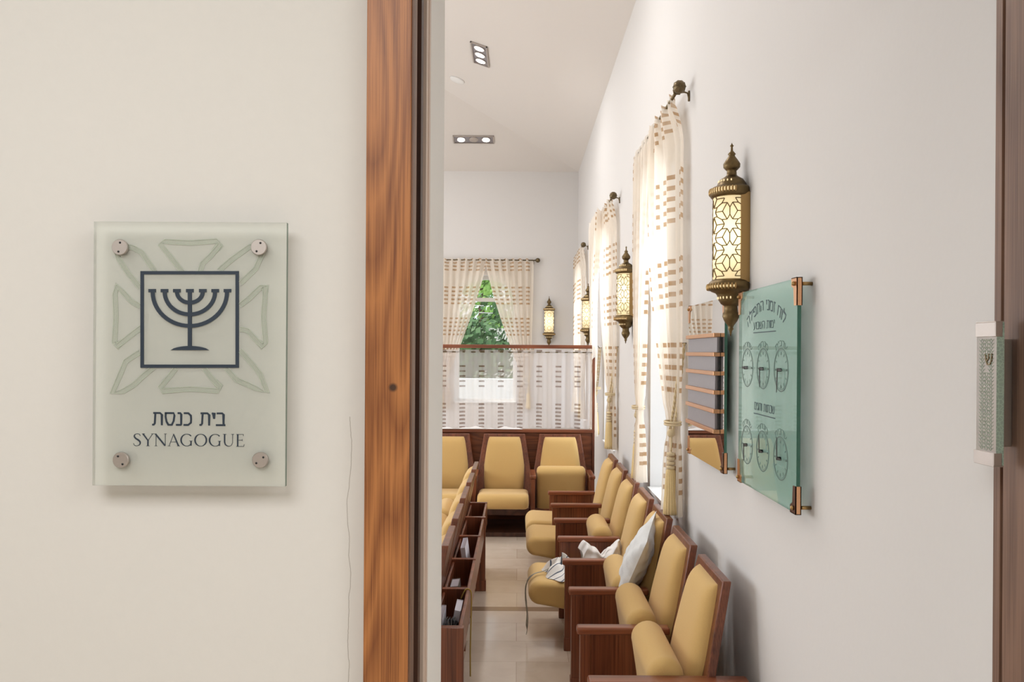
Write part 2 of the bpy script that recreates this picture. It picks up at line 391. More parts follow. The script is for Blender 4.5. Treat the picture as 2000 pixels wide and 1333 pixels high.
# wall with the doorway: left block (with the pocket of the sliding door), right block, header
HD = 2.82
m = MB()
m.box(-5.3, -.245, 1.28, 1.30, 0, 5.6)            # lobby skin
struct(m.build('wall_front', M_wall_lobby))
m = MB()
m.box(-5.3, -.1715, 1.515, 1.79, 0, 5.6, 1)
m.box(-.1715, 1.22, 1.30, 1.79, HD, 5.6)
m.box(-5.3, -.36, 1.30, 1.515, 0, 5.6)
struct(m.build('wall_inner', [M_wall, M_reveal]))
m = MB(); m.box(-.245, 1.02, 1.28, 1.30, HD, 3.4); m.box(.99, 3.4, 1.28, 1.513, 0, 3.4)
struct(m.build('wall_entrance', M_wall))
m = MB(); m.box(-5.3, 3.4, -3.5, 13, -.1, 0); struct(m.build('floor', M_floor))
# hipped ceiling, slope 1/3 up from each wall
XL = -5.0; yc0, yc1 = 1.79, WY; mid = (WX+XL)/2; hh = (WX-XL)/2; rz = 4.57+hh/3
m = MB()
vsx = [(XL, yc0, 4.57), (WX, yc0, 4.57), (WX, yc1, 4.57), (XL, yc1, 4.57), (mid, yc0+hh, rz), (mid, yc1-hh, rz)]
m.add(vsx, [(1, 2, 5, 4), (2, 3, 5), (3, 0, 4, 5), (0, 1, 4)])
b = [(x, y, z+.15) for x, y, z in vsx]; m.add(b, [(1, 2, 5, 4), (2, 3, 5), (3, 0, 4, 5), (0, 1, 4)])
struct(m.build('ceiling', M_ceil, fix=False))
def ceil_z(x, y): return 4.57+min(WX-x, x-XL, WY-y, y-yc0)/3
# lobby shell
m = MB(); m.box(-3.4, 3.4, -3.5, 1.28, 3.2, 3.3); struct(m.build('ceiling_lobby', M_ceil))
m = MB(); m.box(-3.4, -3.3, -3.5, 1.28, 0, 3.2); struct(m.build('wall_lobby_left', M_wall_lobby))
m = MB(); m.box(3.3, 3.4, -3.5, 1.28, 0, 3.2); struct(m.build('wall_lobby_right', M_wall_lobby))
m = MB(); m.box(-3.4, 3.4, -3.5, -3.4, 0, 3.2); struct(m.build('wall_lobby_back', M_wall_lobby))

# door frame: door_1
d = empty('door_1', (0, 0, 0)); struct(d)
m = MB(); m.box(-.245, -.1735, 1.257, 1.282, 0, HD+.07); m.build('left_casing', M_casing, d, .0015)
m = MB(); m.box(-.1735, -.1700, 1.262, 1.300, 0, HD); m.build('casing_edge', M_jamb, d)
m = MB(); m.box(-.35, -.345, 1.30, 1.51, 0, HD); m.box(-.345, -.174, 1.282, 1.292, 0, HD); m.build('pocket_lining', M_slot, d)
m = MB(); m.box(-.345, -.1715, 1.492, 1.5145, 0, HD); m.box(-.1815, -.1735, 1.462, 1.493, 0, HD)
m.build('pocket_stop', plain('lit_stop_edge', lin(206, 186, 172), .5), d)  # pale pink puts the lit look of the wood edge into its colour
m = MB(); m.box(-.25, -.1755, 1.40, 1.43, 0, HD); m.build('sliding_door_edge', M_slot, d)
jm = MB()
jm.box(.916, .99, 1.492, 1.5125, 0, HD); jm.box(.925, .99, 1.483, 1.492, 0, HD); jm.box(.916, .99, 1.435, 1.483, 0, HD)
jm.box(.911, .99, 1.28, 1.435, 0, HD)
jm.build('right_jamb', M_jamb, d, .0008)
m = MB(); m.box(.911, 1.0, 1.255, 1.28, 0, HD+.07); m.build('right_casing', M_jamb, d, .0015)
m = MB(); m.box(-.1735, .911, 1.257, 1.282, HD, HD+.07); m.box(-.1735, .92, 1.282, 1.50, HD-.02, HD); m.build('head_casing', M_jamb, d)

# windows: frame, glazing bar, pane
def window(name, c, axis, d0):
    e = empty(name); struct(e)
    hw, s, sp, rs = .48, *(WINR if axis == 'x' else WINZ)
    n = 16
    outer = [(c-hw, s)]+[(c-hw+2*hw*i/n, sp+rs*math.sqrt(max(0, 1-(2*i/n-1)**2))) for i in range(n+1)]+[(c+hw, s)]
    k = .055; hw2 = hw-k
    inner = [(c-hw2, s+k)]+[(c-hw2+2*hw2*i/n, sp+(rs-k)*math.sqrt(max(0, 1-(2*i/n-1)**2))) for i in range(n+1)]+[(c+hw2, s+k)]
    m = MB(); L = len(outer)
    def P(a, z, dd): return (dd, a, z) if axis == 'x' else (a, dd, z)
    v = [P(a, z, d0) for a, z in outer]+[P(a, z, d0) for a, z in inner]+[P(a, z, d0+.05) for a, z in outer]+[P(a, z, d0+.05) for a, z in inner]
    fs = []
    for i in range(L):
        j = (i+1) % L
        fs += [(i, j, L+j, L+i), (2*L+i, 3*L+i, 3*L+j, 2*L+j), (L+i, L+j, 3*L+j, 3*L+i), (i, 2*L+i, 2*L+j, j)]
    m.add(v, fs); m.build('window_frame', M_frame, e)
    m = MB()
    if axis == 'x': m.box(d0, d0+.05, c-.48, c+.48, 2.52, 2.57)
    else: m.box(c-.48, c+.48, d0, d0+.05, 2.56, 2.62)
    m.build('transom', M_frame, e)
    m = MB(); m.add([P(a, z, d0+.03) for a, z in inner], [tuple(range(L))]); m.build('pane', M_pane, e)
    m = MB()
    if axis == 'x': m.box(WX-.02, d0, c-.475, c+.475, s, s+.02)
    else: m.box(c-.475, c+.475, WY-.02, d0, s, s+.02)
    m.build('window_sill', M_frame, e)
for i, y in enumerate(R_WIN): window('window_%d' % (i+1), y, 'x', 1.12)
window('window_4', -.505, 'y', 12.40); window('window_5', -3.2, 'y', 12.40)

# ------------------------------------------------------------------ theatre chairs (they face -X; origin at floor under the back hinge side)
PITCH = .57
def rear(z): return .755+.211*(z-.53)-.55          # rear face of the back, chair coordinates
def cushion(cx_hw, nu=20, nv=26, thick=.05):
    """puffed back cushion in front of the frame"""
    m = MB()
    z0, z1 = .30, .857
    def hw(z):
        t = (z-z0)/(z1-z0)
        pts = [(0, .196), (.25, .204), (.5, .204), (.75, .185), (1, .163)]
        for (a, b_), (c_, d_) in zip(pts, pts[1:]):
            if t <= c_: return b_+(d_-b_)*(t-a)/(c_-a)
        return pts[-1][1]
    def sur(front):
        def fn(u, v):
            a, b_ = 2*u-1, 2*v-1
            sa, sb = math.sin(a*PI/2), math.sin(b_*PI/2)
            z = (z0+z1)/2+(z1-z0)/2*sb
            w_ = hw(z)*(1-.06*abs(sb)**10)
            y = w_*sa*(1-.0*abs(sb))
            t = thick*(max(0, 1-abs(sa)**8)**.5)*(max(0, 1-abs(sb)**10)**.5)+.012*(1-sa*sa)*(1-sb*sb)
            x = rear(z)-.033-(t if front else 0)
            return (x, y, z)
        return fn
    m.grid(sur(True), nu, nv); 
    return m
def seat_mb():
    """cushion in its own frame: x from -.52 (lip) to 0, z 0 = mid height"""
    m = MB(); prof = []
    for k in range(13):                    # round lip
        a = PI/2+PI*k/12; prof.append((-.455+.070*math.cos(a), .003+.072*math.sin(a)))
    prof += [(-.33, -.092), (-.20, -.122), (-.10, -.140), (-.06, -.13), (-.05, -.08), (-.05, .035), (-.07, .055), (-.12, .062), (-.26, .066), (-.36, .070)]
    n = len(prof); cx, cz = -.25, -.01; hw = .243; R = .045; nj = 7
    rows = []
    for s_ in (-1, 1):
        rr = []
        for j in range(nj):
            a = PI/2*j/(nj-1); rr.append((s_*(hw-R+R*math.sin(a)), R*(1-math.cos(a))))
        rows.append(rr)
    seq = rows[0][::-1]+rows[1]
    vv = []
    for (y, ins) in seq:
        for (x, z) in prof:
            dx, dz = cx-x, cz-z; l = math.hypot(dx, dz)
            k = min(ins, .9*l)/l; 
            if abs(dx) > .1: dxn = math.copysign(min(abs(dx), .08), dx)
            else: dxn = dx
            l2 = math.hypot(dxn, dz); kk = ins/l2
            vv.append((x+dxn*kk, y, z+dz*kk))
    fs = [(i*n+k, i*n+(k+1) % n, (i+1)*n+(k+1) % n, (i+1)*n+k) for i in range(len(seq)-1) for k in range(n)]
    fs += [tuple(range(n)), tuple(range((len(seq)-1)*n, len(seq)*n))[::-1]]
    m.add(vv, fs, 0, True); return m
def back_frame_mb():
    m = MB()
    out = [(.2095, .885), (.272, .50), (.272, .16), (-.272, .16), (-.272, .50), (-.2095, .885)]
    n = len(out); t = .034
    v = [(rear(z), y, z) for y, z in out]+[(rear(z)-t, y, z) for y, z in out]
    m.add(v, [tuple(range(n)), tuple(range(n, 2*n))[::-1]]+[(i, (i+1) % n, (i+1) % n+n, i+n) for i in range(n)])
    return m
def armrest_mb(x0=-.28, x1=.135, w_=.058):
    m = MB(); m.box(x0, x1, -w_/2, w_/2, .507, .540); return m
def side_panel_mb(x0=-.262, x1=.11, w_=.036, foot=True):
    m = MB(); m.box(x0, x1, -w_/2, w_/2, .075 if foot else 0, .508)
    m.box(x0-.004, x0+.045, -w_/2-.004, w_/2+.004, .075, .508)
    if foot: m.box(x0-.008, x1+.004, -w_/2-.008, w_/2+.008, 0, .078)
    return m
_proto = {}
def shared(key, mk):
    if key not in _proto: _proto[key] = mk()
    return _proto[key]
def inst(key, mk, parent, name=None):
    """first use builds the mesh object, later uses copy it"""
    if key in _proto:
        o = _proto[key].copy(); COL.objects.link(o)
    else:
        o = mk(); _proto[key] = o
    o.parent = parent; o.location = (0, 0, 0); o.rotation_euler = (0, 0, 0)
    return o
def chair(x, y, z, rz, up, label, group, near_end=False, far_end=False, tray=None):
    e = empty('theatre_chair', (x, y, z), rz, label, 'chair', group)
    inst('bf', lambda: back_frame_mb().build('back_frame', M_chair, None, .005), e)
    inst('bc', lambda: cushion(0).build('backrest', M_yellow), e)
    s = inst('seat', lambda: seat_mb().build('seat', M_yellow), e)
    if up: s.rotation_euler = (0, math.radians(71), 0); s.location = (.170, 0, .090)
    else: s.location = (.045, 0, .312)
    inst('beam', lambda: (lambda m: (m.box(.0, .06, -.255, .255, .10, .17), m.build('seat_rail', M_chairx, None, .003))[1])(MB()), e)
    off = -PITCH/2
    sides = [(off, 'near')]+([(-off, 'far')] if far_end else [])
    if near_end and tray is None:
        ap = inst('sp_end', lambda: side_panel_mb(-.262, .30).build('side_panel', M_chair, None, .004), e); ap.location = (0, off, 0)
        ar = inst('ar_end', lambda: armrest_mb(-.28, .325, .075).build('armrest', M_chairx, None, .009, 3), e); ar.location = (0, off, 0)
        sides = sides[1:]
    for (yy, _) in sides:
        ap = inst('sp', lambda: side_panel_mb().build('side_panel', M_chair, None, .004), e); ap.location = (0, yy, 0)
        ar = inst('ar', lambda: armrest_mb().build('armrest', M_chairx, None, .009, 3), e); ar.location = (0, yy, 0)
    if tray is not None:
        # book tray on the rear: inner rail, outer rail, bottom, dividers
        bt = inst('tray', lambda: tray_mb().build('book_tray', M_chairx, None, .003), e)
        for (yy, full) in tray:
            key = 'tp%d' % full
            def mk(full=full):
                m = MB()
                x1 = .355 if full else .28
                if full: m.box(.08, .357, -.019, .019, .07, .546); m.box(.078, .363, -.023, .023, 0, .08)
                else: m.box(.20, .347, -.016, .016, .36, .543); m.box(.17, .285, -.0175, .0175, .07, .37); m.box(.168, .290, -.022, .022, 0, .08)
                return m.build('tray_divider', M_chair, None, .003)
            o = inst(key, mk, e); o.location = (0, yy, 0)
    return e
def tray_mb():
    m = MB(); h = .29
    m.box(.330, .347, -h, h, .385, .538)      # aisle rail
    m.box(.208, .222, -h, h, .385, .525)
    m.box(.208, .347, -h, h, .375, .388)
    return m

BASE = 2.957
wl = ['wall-side mustard chair nearest the doorway, seat tipped up, bare wall behind it',
      'wall-side mustard chair second from the doorway, seat tipped up, just nearer than the pillow',
      'wall-side mustard chair with the pale pillow leaning on its backrest',
      'wall-side mustard chair holding the striped prayer shawl on its lowered seat',
      'wall-side mustard chair with tipped-up seat, just beyond the white cloth',
      'wall-side mustard chair with lowered seat, second from the far end, no cloth on it',
      'farthest of the wall-side mustard chairs, lowered seat, beside the partition row']
ups = [1, 1, 1, 0, 1, 0, 0]
for k in range(7):
    chair(.55, BASE+PITCH*(k+.5), 0, 0, ups[k], wl[k], 'theatre chairs along the right wall', near_end=(k == 0), far_end=(k == 6))
LB = 3.487; LP = .582
ll = ['aisle chair nearest the doorway, seen from behind, tray with black case and white papers',
      'aisle chair second from the doorway, seen from behind, grey book in its tray',
      'aisle chair third from the doorway, seen from behind, tall pale book in its tray',
      'aisle chair seen from behind between the pale-book tray and the wide end panel',
      'farthest aisle chair seen from behind, its empty tray closest to the partition row']
for k in range(5):
    tr = [(-LP/2, 1 if k in (0, 4) else 0)]
    if k == 4: tr.append((LP/2-.01, 0))
    chair(-.59, LB+LP*(k+.5), 0, 0, 1, ll[k], 'aisle chairs with book trays', tray=tr, far_end=(k == 4))
fl = [(-.705, 0, 'partition-row mustard chair at the left, partly cut by the white door reveal'),
      (-.135, 0, 'partition-row mustard chair in the middle, full backrest and lowered seat'),
      (.435, 1, 'partition-row mustard chair at the right corner, seat tipped up')]
for k, (x, up, lb) in enumerate(fl):
    chair(x, 7.82, .04, PI/2, up, lb, 'theatre chairs along the partition', far_end=(k == 0))

# step under the partition row
m = MB(); m.box(-2.6, .80, 7.50, 8.12, 0, .04)
tag(m.build('chair_plinth', M_slot, None, .004), 'low dark wooden plinth carrying the chairs along the partition', 'plinth')

# ------------------------------------------------------------------ partition with sheer curtain
pt = empty('wooden_partition', (0, 8.2, 0), 0, 'wooden partition with panelled base and slim top rail behind the far chairs', 'partition')
Y0 = 8.17-8.2
m = MB(); m.box(-2.6, .79, -.01, .02, 0, .93); m.build('lower_panel', M_panel, pt)
m = MB(); m.box(-2.6, .80, -.045, .05, .93, .963); m.build('ledge', M_chairx, pt, .004)
m = MB(); m.box(.775, .80, -.03, .03, .0, 1.842); m.build('post', M_chair, pt, .002)
m = MB(); m.box(-2.6, -2.575, -.03, .03, .0, 1.842); m.build('post', M_chair, pt, .002)
m = MB(); m.box(-2.6, .80, -.03, .03, 1.805, 1.842); m.build('top_rail', M_chairx, pt, .003)
m = MB(); m.tube([(-2.57, 8.2, 1.765), (.775, 8.2, 1.765)], .006)
tag(m.build('cafe_rod', M_rod), 'thin metal rod carrying the sheer under the partition top rail', 'curtain rod')
m = MB()
def pc(u, v):
    x = -2.56+3.33*u; z = 1.79-.815*v
    y = 8.2+.018*math.sin(u*2*PI*34+.6*math.sin(7*u))*(1-.0*v)+.008*math.sin(u*61+v*2)
    if v < .05: y = 8.2+(y-8.2)*.6-.008
    return (x, y, z+.006*math.sin(u*70)*(v > .97))
m.grid(pc, 420, 24, 0, lambda u, v: (3.33*u*1.05, 1.79-.815*v))
tag(m.build('partition_curtain', M_part), 'white sheer curtain with brown woven dashes filling the partition opening', 'curtain')
# white fabric hem lying on the ledge
m = MB()
m.grid(lambda u, v: (-.9+.95*u, 8.155+.035*v-.01*math.sin(9*u), .966+(.012+.010*math.sin(17*u)+.006*math.sin(41*u))*math.sin(PI*v)), 60, 6)
tag(m.build('white_cloth_strip', M_white), 'thin white crumpled cloth lying on the partition ledge', 'cloth')

# ------------------------------------------------------------------ curtains
def frame(axis, s, n_, z):      # s along the wall, n_ distance out of the wall into the room
    return (WX-n_, s, z) if axis == 'x' else (s, WY-n_, z)
def curtain_half(axis, s_mid, s_out, s_tie, label, group, z_top=3.20, z_tie=1.36, z_bot=.88, seed=0, off=.07):
    """one half, gathered at s_tie; s_mid is the meeting edge, s_out the outer edge"""
    m = MB(); sg = 1 if s_out > s_mid else -1
    W = abs(s_out-s_mid); nf = 7; rnd = random.Random(seed); p1, p2 = rnd.random()*6, rnd.random()*6
    VT = .80
    def fn(u, v):                       # u 0 = meeting edge, 1 = outer edge
        top = s_mid+(s_out-s_mid)*u
        wt = .11; tie = s_tie-sg*wt*(1-u)+sg*.02
        wb = .20; bot = s_tie-sg*wb*(1-u)+sg*.05
        if v <= VT:
            t = v/VT; z = z_top+(z_tie-z_top)*t
            e = t**(1.9 if axis == 'x' else 1.25)*(1-u)+t**2.2*u
            s = top+(tie-top)*e
            amp = .026*(1-t)+.020*t
            if axis == 'x' and sg < 0:
                k_ = min(1, t/.14); k_ = k_*k_*(3-2*k_); s -= .15*k_*u*u*(1-t**4)
        else:
            t = (v-VT)/(1-VT); z = z_tie+(z_bot-z_tie)*t
            s = tie+(bot-tie)*math.sin(min(1, t*1.6)*PI/2); amp = .018+.016*t
        n_ = off+amp*math.sin(2*PI*nf*u+p1)+.010*math.sin(2*PI*3.3*u+p2+2*v)
        n_ += .035*math.sin(PI*min(1, v/VT))**2*(.6)*(1-u)
        if VT-.04 < v < VT+.04: n_ = off+(n_-off)*.8
        if axis == 'x' and sg < 0: n_ *= 1-.45*u*u*min(1, v*8)
        if v < .02: n_ = off+(n_-off)*.8; z += .012*math.cos(2*PI*nf*u)
        return frame(axis, s, max(n_, .008), z)
    m.grid(fn, 84, 64, 0, lambda u, v: (u*W*1.6+seed*.31, (z_top+(z_tie-z_top)*v/VT) if v <= VT else z_tie+(z_bot-z_tie)*(v-VT)/(1-VT)))
    return tag(m.build('striped_curtain', M_curt), label, 'curtain', group)
def rod(axis, s0, s1, label, ends=(1, 1)):
    e = empty('curtain_rod', (0, 0, 0), 0, label, 'curtain rod', 'bronze curtain rods')
    z = 3.185; n_ = .07
    m = MB(); m.tube([frame(axis, s0, n_, z), frame(axis, s1, n_, z)], .009, 10); m.build('rod', M_rod, e)
    for s_, sg, on in ((s0, -1, ends[0]), (s1, 1, ends[1])):
        if not on: continue
        m = MB(); c = frame(axis, s_+sg*.035, n_, z); m.ellipsoid(c, (.034, .034, .034), 20)
        m.tube([frame(axis, s_, n_, z), frame(axis, s_+sg*.015, n_, z)], .016, 12)
        for k in range(10):             # carved ribs of the ball
            a = 2*PI*k/10; pts = []
            for j in range(9):
                b_ = PI*j/8; o_ = Vector((math.sin(b_)*math.cos(a), math.cos(b_), math.sin(b_)*math.sin(a)))*.0345
                pts.append(Vector(c)+(o_ if axis == 'x' else Vector((o_.y, o_.x, o_.z))))
            m.tube(pts, .0022, 5)
        m.build('finial', M_rod, e)
        m = MB(); q = s_-sg*.03
        m.tube([frame(axis, q, .004, z-.045), frame(axis, q, .012, z-.012), frame(axis, q, .03, z-.006), frame(axis, q, n_, z-.010)], .005, 8)
        m.tube([frame(axis, q, .004, z-.055), frame(axis, q, .004, z+.0)], .007, 8)
        m.tube([frame(axis, q, n_-.018, z+.004), frame(axis, q, n_-.014, z-.016), frame(axis, q, n_+.014, z-.016), frame(axis, q, n_+.018, z+.006)], .006, 8)
        m.build('bracket', M_rod, e)
    return e
def tieback(axis, s_tie, s_hook, label, zt=1.36, zh=1.82):
    e = empty('tassel_tieback', (0, 0, 0), 0, label, 'tieback', 'cream rope tiebacks with tassels')
    n_ = .085
    c = Vector(frame(axis, s_tie, n_, zt-.03)); hk = Vector(frame(axis, s_hook, .02, zh))
    m = MB()
    for ph in (0, PI):                  # twisted two-strand rope from hook to knot, doubled
        for du in (-.008, .008):
            pts = []
            for i in range(41):
                t = i/40; p = hk.lerp(c, t)+Vector((0, 0, -.05*math.sin(PI*t)))
                a = 16*t*2*PI/2+ph
                o_ = Vector((math.cos(a)*.0045+(-du if axis == 'x' else 0), math.sin(a)*.0045+du, 0))
                pts.append(p+o_)
            m.tube(pts, .0045, 6)
    # loop round the gathered fabric
    for dz in (0, .014):
        pts = []
        for i in range(17):
            a = 2*PI*i/16; q = frame(axis, s_tie-.02*(1 if s_hook > s_tie else -1)+.07*math.cos(a), n_-.005+.042*math.sin(a), zt+.02+dz)
            pts.append(q)
        m.tube(pts, .006, 6)
    m.build('rope', M_rope, e)
    m = MB()
    for sgn in (-1, 1):
        pts = [c+Vector((0, sgn*.014*math.sin(PI*t) if axis == 'x' else 0, -.10*t))+(Vector((sgn*.014*math.sin(PI*t), 0, 0)) if axis != 'x' else Vector((0, 0, 0))) for t in [i/8 for i in range(9)]]
        m.tube(pts, .0055, 6)
    m.ellipsoid(c, (.022, .022, .024), 12)
    for k in range(4):
        zc = c.z-.115-.024*k; m.lathe([(.005, .011), (.021, .008), (.024, 0), (.021, -.008), (.005, -.011)], (c.x, c.y, zc), 16)
    m.build('knot', M_rope, e)
    m = MB(); z0 = c.z-.205
    m.lathe([(.004, .012), (.022, .004), (.026, -.02), (.030, -.10), (.036, -.19), (.038, -.235), (.030, -.238), (.002, -.22)], (c.x, c.y, z0), 60, 0, None, .09, 15)
    m.build('tassel', M_tassel, e)
    m = MB(); q = frame(axis, s_hook, 0, zh)
    m.tube([frame(axis, s_hook, -.004, zh), frame(axis, s_hook, .03, zh), frame(axis, s_hook, .04, zh+.02)], .004, 6); m.build('hook', M_rod, e)
    return e
wn = ['nearest', 'middle', 'far']
for i, (a, b_) in enumerate(((4.22, 5.77), (7.13, 8.69), (10.38, 11.93))):
    mdl = (a+b_)/2
    rod('x', a, b_, ['bronze curtain rod highest in view, over the nearest side window', 'bronze curtain rod over the second side window',
                     'bronze curtain rod over the farthest side window beyond the partition'][i], (1, 0))
    curtain_half('x', mdl+.10, a+.16, a+.06, ['near half of striped sheer curtain on nearest side window, by the glass board',
        'near half of striped sheer curtain on the second side window', 'near half of striped sheer curtain on the farthest side window'][i],
        'striped sheers at the side windows', seed=i*2+1)
    curtain_half('x', mdl-.10, b_+.05, b_-.27, ['far half of striped sheer curtain on nearest side window, beside the second lantern',
        'far half of striped sheer curtain on the second side window', 'far half of striped sheer curtain on the farthest side window'][i],
        'striped sheers at the side windows', seed=i*2+2, off=.07+.045*(i == 1))
    tieback('x', a+.06, a+.08, ['long cream tasselled rope beside the smaller glass board', 'cream tasselled rope on the second window, near side', 'cream tasselled rope on the farthest window, near side'][i])
    tieback('x', b_-.27, b_-.03, ['cream tasselled rope left of the nearest window gap', 'cream tasselled rope on the second window beside the partition post', 'cream tasselled rope on the farthest window, far side'][i])
rod('y', -1.28, .26, 'bronze curtain rod over the window in the far wall')
curtain_half('y', -.49, -1.27, -1.18, 'left half of striped sheer on the far wall window', 'striped sheers on the far wall window', seed=11, off=.07)
curtain_half('y', -.52, .23, .16, 'right half of striped sheer on the far wall window, nearest the wall lantern', 'striped sheers on the far wall window', seed=14, off=.07)
tieback('y', -1.18, -1.26, 'cream rope tieback at left of the far window'); tieback('y', .16, .24, 'cream rope tieback at right of the far window')

# ------------------------------------------------------------------ wall lanterns
def lantern_proto():
    e = empty('wall_lantern', (0, 0, 0))
    # local: x towards the wall (wall at x = .055), z 0 = centre of glass
    r = .072; hz = .17
    m = MB(); m.lathe([(r, -hz), (r, hz)], (0, 0, 0), 48, 0, .035)
    m.build('glass_cylinder', M_glow, e)
    m = MB(); a_ = .104; Rr = r+.0015
    def W(s, z):                        # unrolled to the cylinder, s = 0 faces the room
        t = PI+s/Rr; return (Rr*math.cos(t), Rr*math.sin(t), z)
    def seg(p, q):
        n = max(1, int(math.dist(p, q)/.012)); pts = [(p[0]+(q[0]-p[0])*i/n, p[1]+(q[1]-p[1])*i/n) for i in range(n+1)]
        pts = [q_ for q_ in pts if abs(q_[1]) <= hz and abs(q_[0])/Rr < PI*.62]
        if len(pts) > 1: m.tube([W(*q_) for q_ in pts], .0023, 4, 0, False)
    for i in range(-3, 4):
        for j in range(-3, 4):
            c = (i*a_*.866, (j+(.5 if i % 2 else 0))*a_)
            P_ = []
            for k in range(12):
                R_ = a_*(.36 if k % 2 == 0 else .205); t = PI/2+k*PI/6; P_.append((c[0]+R_*math.cos(t), c[1]+R_*math.sin(t)))
            for k in range(12): seg(P_[k], P_[(k+1) % 12])
            for k in (0, 2, 4):
                t = PI/2+k*PI/6; q = (c[0]+(a_-a_*.36)*math.cos(t), c[1]+(a_-a_*.36)*math.sin(t)); seg(P_[k], q)
            # second ring of short arms makes the hexagon cells
            for k in (1, 3, 5, 7, 9, 11):
                t = PI/2+k*PI/6; q = (c[0]+a_*.577*math.cos(t), c[1]+a_*.577*math.sin(t)); seg(P_[k], q)
    m.build('pierced_lattice', M_brass, e)
    m = MB(); m.box(.018, .055, -.074, -.066, -hz-.01, hz+.01); m.box(.018, .055, .066, .074, -hz-.01, hz+.01); m.box(.045, .055, -.07, .07, -hz, hz)
    m.build('back_plate', M_brassb, e)
    up = [(r+.002, hz-.004), (r+.010, hz), (r+.017, hz+.012), (r+.014, hz+.030), (r+.002, hz+.040), (.060, hz+.044), (.056, hz+.056), (.046, hz+.072), (.030, hz+.082), (.024, hz+.086),
          (.020, hz+.092), (.019, hz+.108), (.024, hz+.112), (.033, hz+.122), (.034, hz+.136), (.024, hz+.152), (.014, hz+.166), (.012, hz+.172), (.016, hz+.176), (.010, hz+.184), (.005, hz+.190), (.004, hz+.205), (.008, hz+.210), (.004, hz+.214), (.001, hz+.222)]
    parts = []
    mu = MB(); mu.lathe(up, (0, 0, 0), 48, 0, .055)
    dn = [(r+.002, -hz+.004), (r+.012, -hz-.004), (r+.024, -hz-.018), (r+.022, -hz-.034), (r+.006, -hz-.044), (.062, -hz-.050), (.056, -hz-.058), (.050, -hz-.078), (.040, -hz-.094), (.030, -hz-.100),
          (.026, -hz-.104), (.028, -hz-.126), (.032, -hz-.132), (.034, -hz-.146), (.026, -hz-.164), (.014, -hz-.180), (.009, -hz-.190), (.012, -hz-.196), (.006, -hz-.204), (.004, -hz-.215), (.001, -hz-.226)]
    md = MB(); md.lathe(dn, (0, 0, 0), 48, 0, .055)
    for k in range(22):                 # ribs of the two rims
        a = PI/2+PI*(k+.5)/22
        for (rr, z, s_) in ((r+.0155, hz+.021, 1), (r+.023, -hz-.026, -1)):
            x, y = rr*math.cos(a), rr*math.sin(a); (mu if z > 0 else md).ellipsoid((x, y, z), (.0045, .0045, .013), 8, 1)
    for k in range(22):                 # lit piercings between the ribs
        a = PI/2+PI*k/22
        for (rr, z, s_) in ((r+.0150, hz+.021, .010), (r+.0215, -hz-.026, .007), (.0525, hz+.062, .006), (.0525, -hz-.070, .006)):
            if k % 2 and rr < .06: continue
            x, y = rr*math.cos(a), rr*math.sin(a); (mu if z > 0 else md).ellipsoid((x, y, z), (.0028, .0028, s_), 8, 2)
    mu.build('crown', [M_brass, M_brassb, M_glow], e); md.build('lower_bowl', [M_brass, M_brassb, M_glow], e)
    return e
lp = lantern_proto()
labs = [('large brass wall lantern nearest, hanging over the gap between glass boards', (.865, 3.20, 2.232), 0),
        ('brass wall lantern between the nearest and second side windows', (.865, 6.33, 2.235), 0),
        ('brass wall lantern half hidden behind the second window curtain', (.865, 9.75, 2.235), 0),
        ('brass wall lantern on the far wall right of the window', (.475, WY-.055, 2.240), PI/2)]
for i, (lb, loc, rz_) in enumerate(labs):
    o = lp if i == 0 else copy_tree(lp)
    tag(o, lb, 'lantern', 'pierced brass wall lanterns'); o.location = loc; o.rotation_euler = (0, 0, rz_)

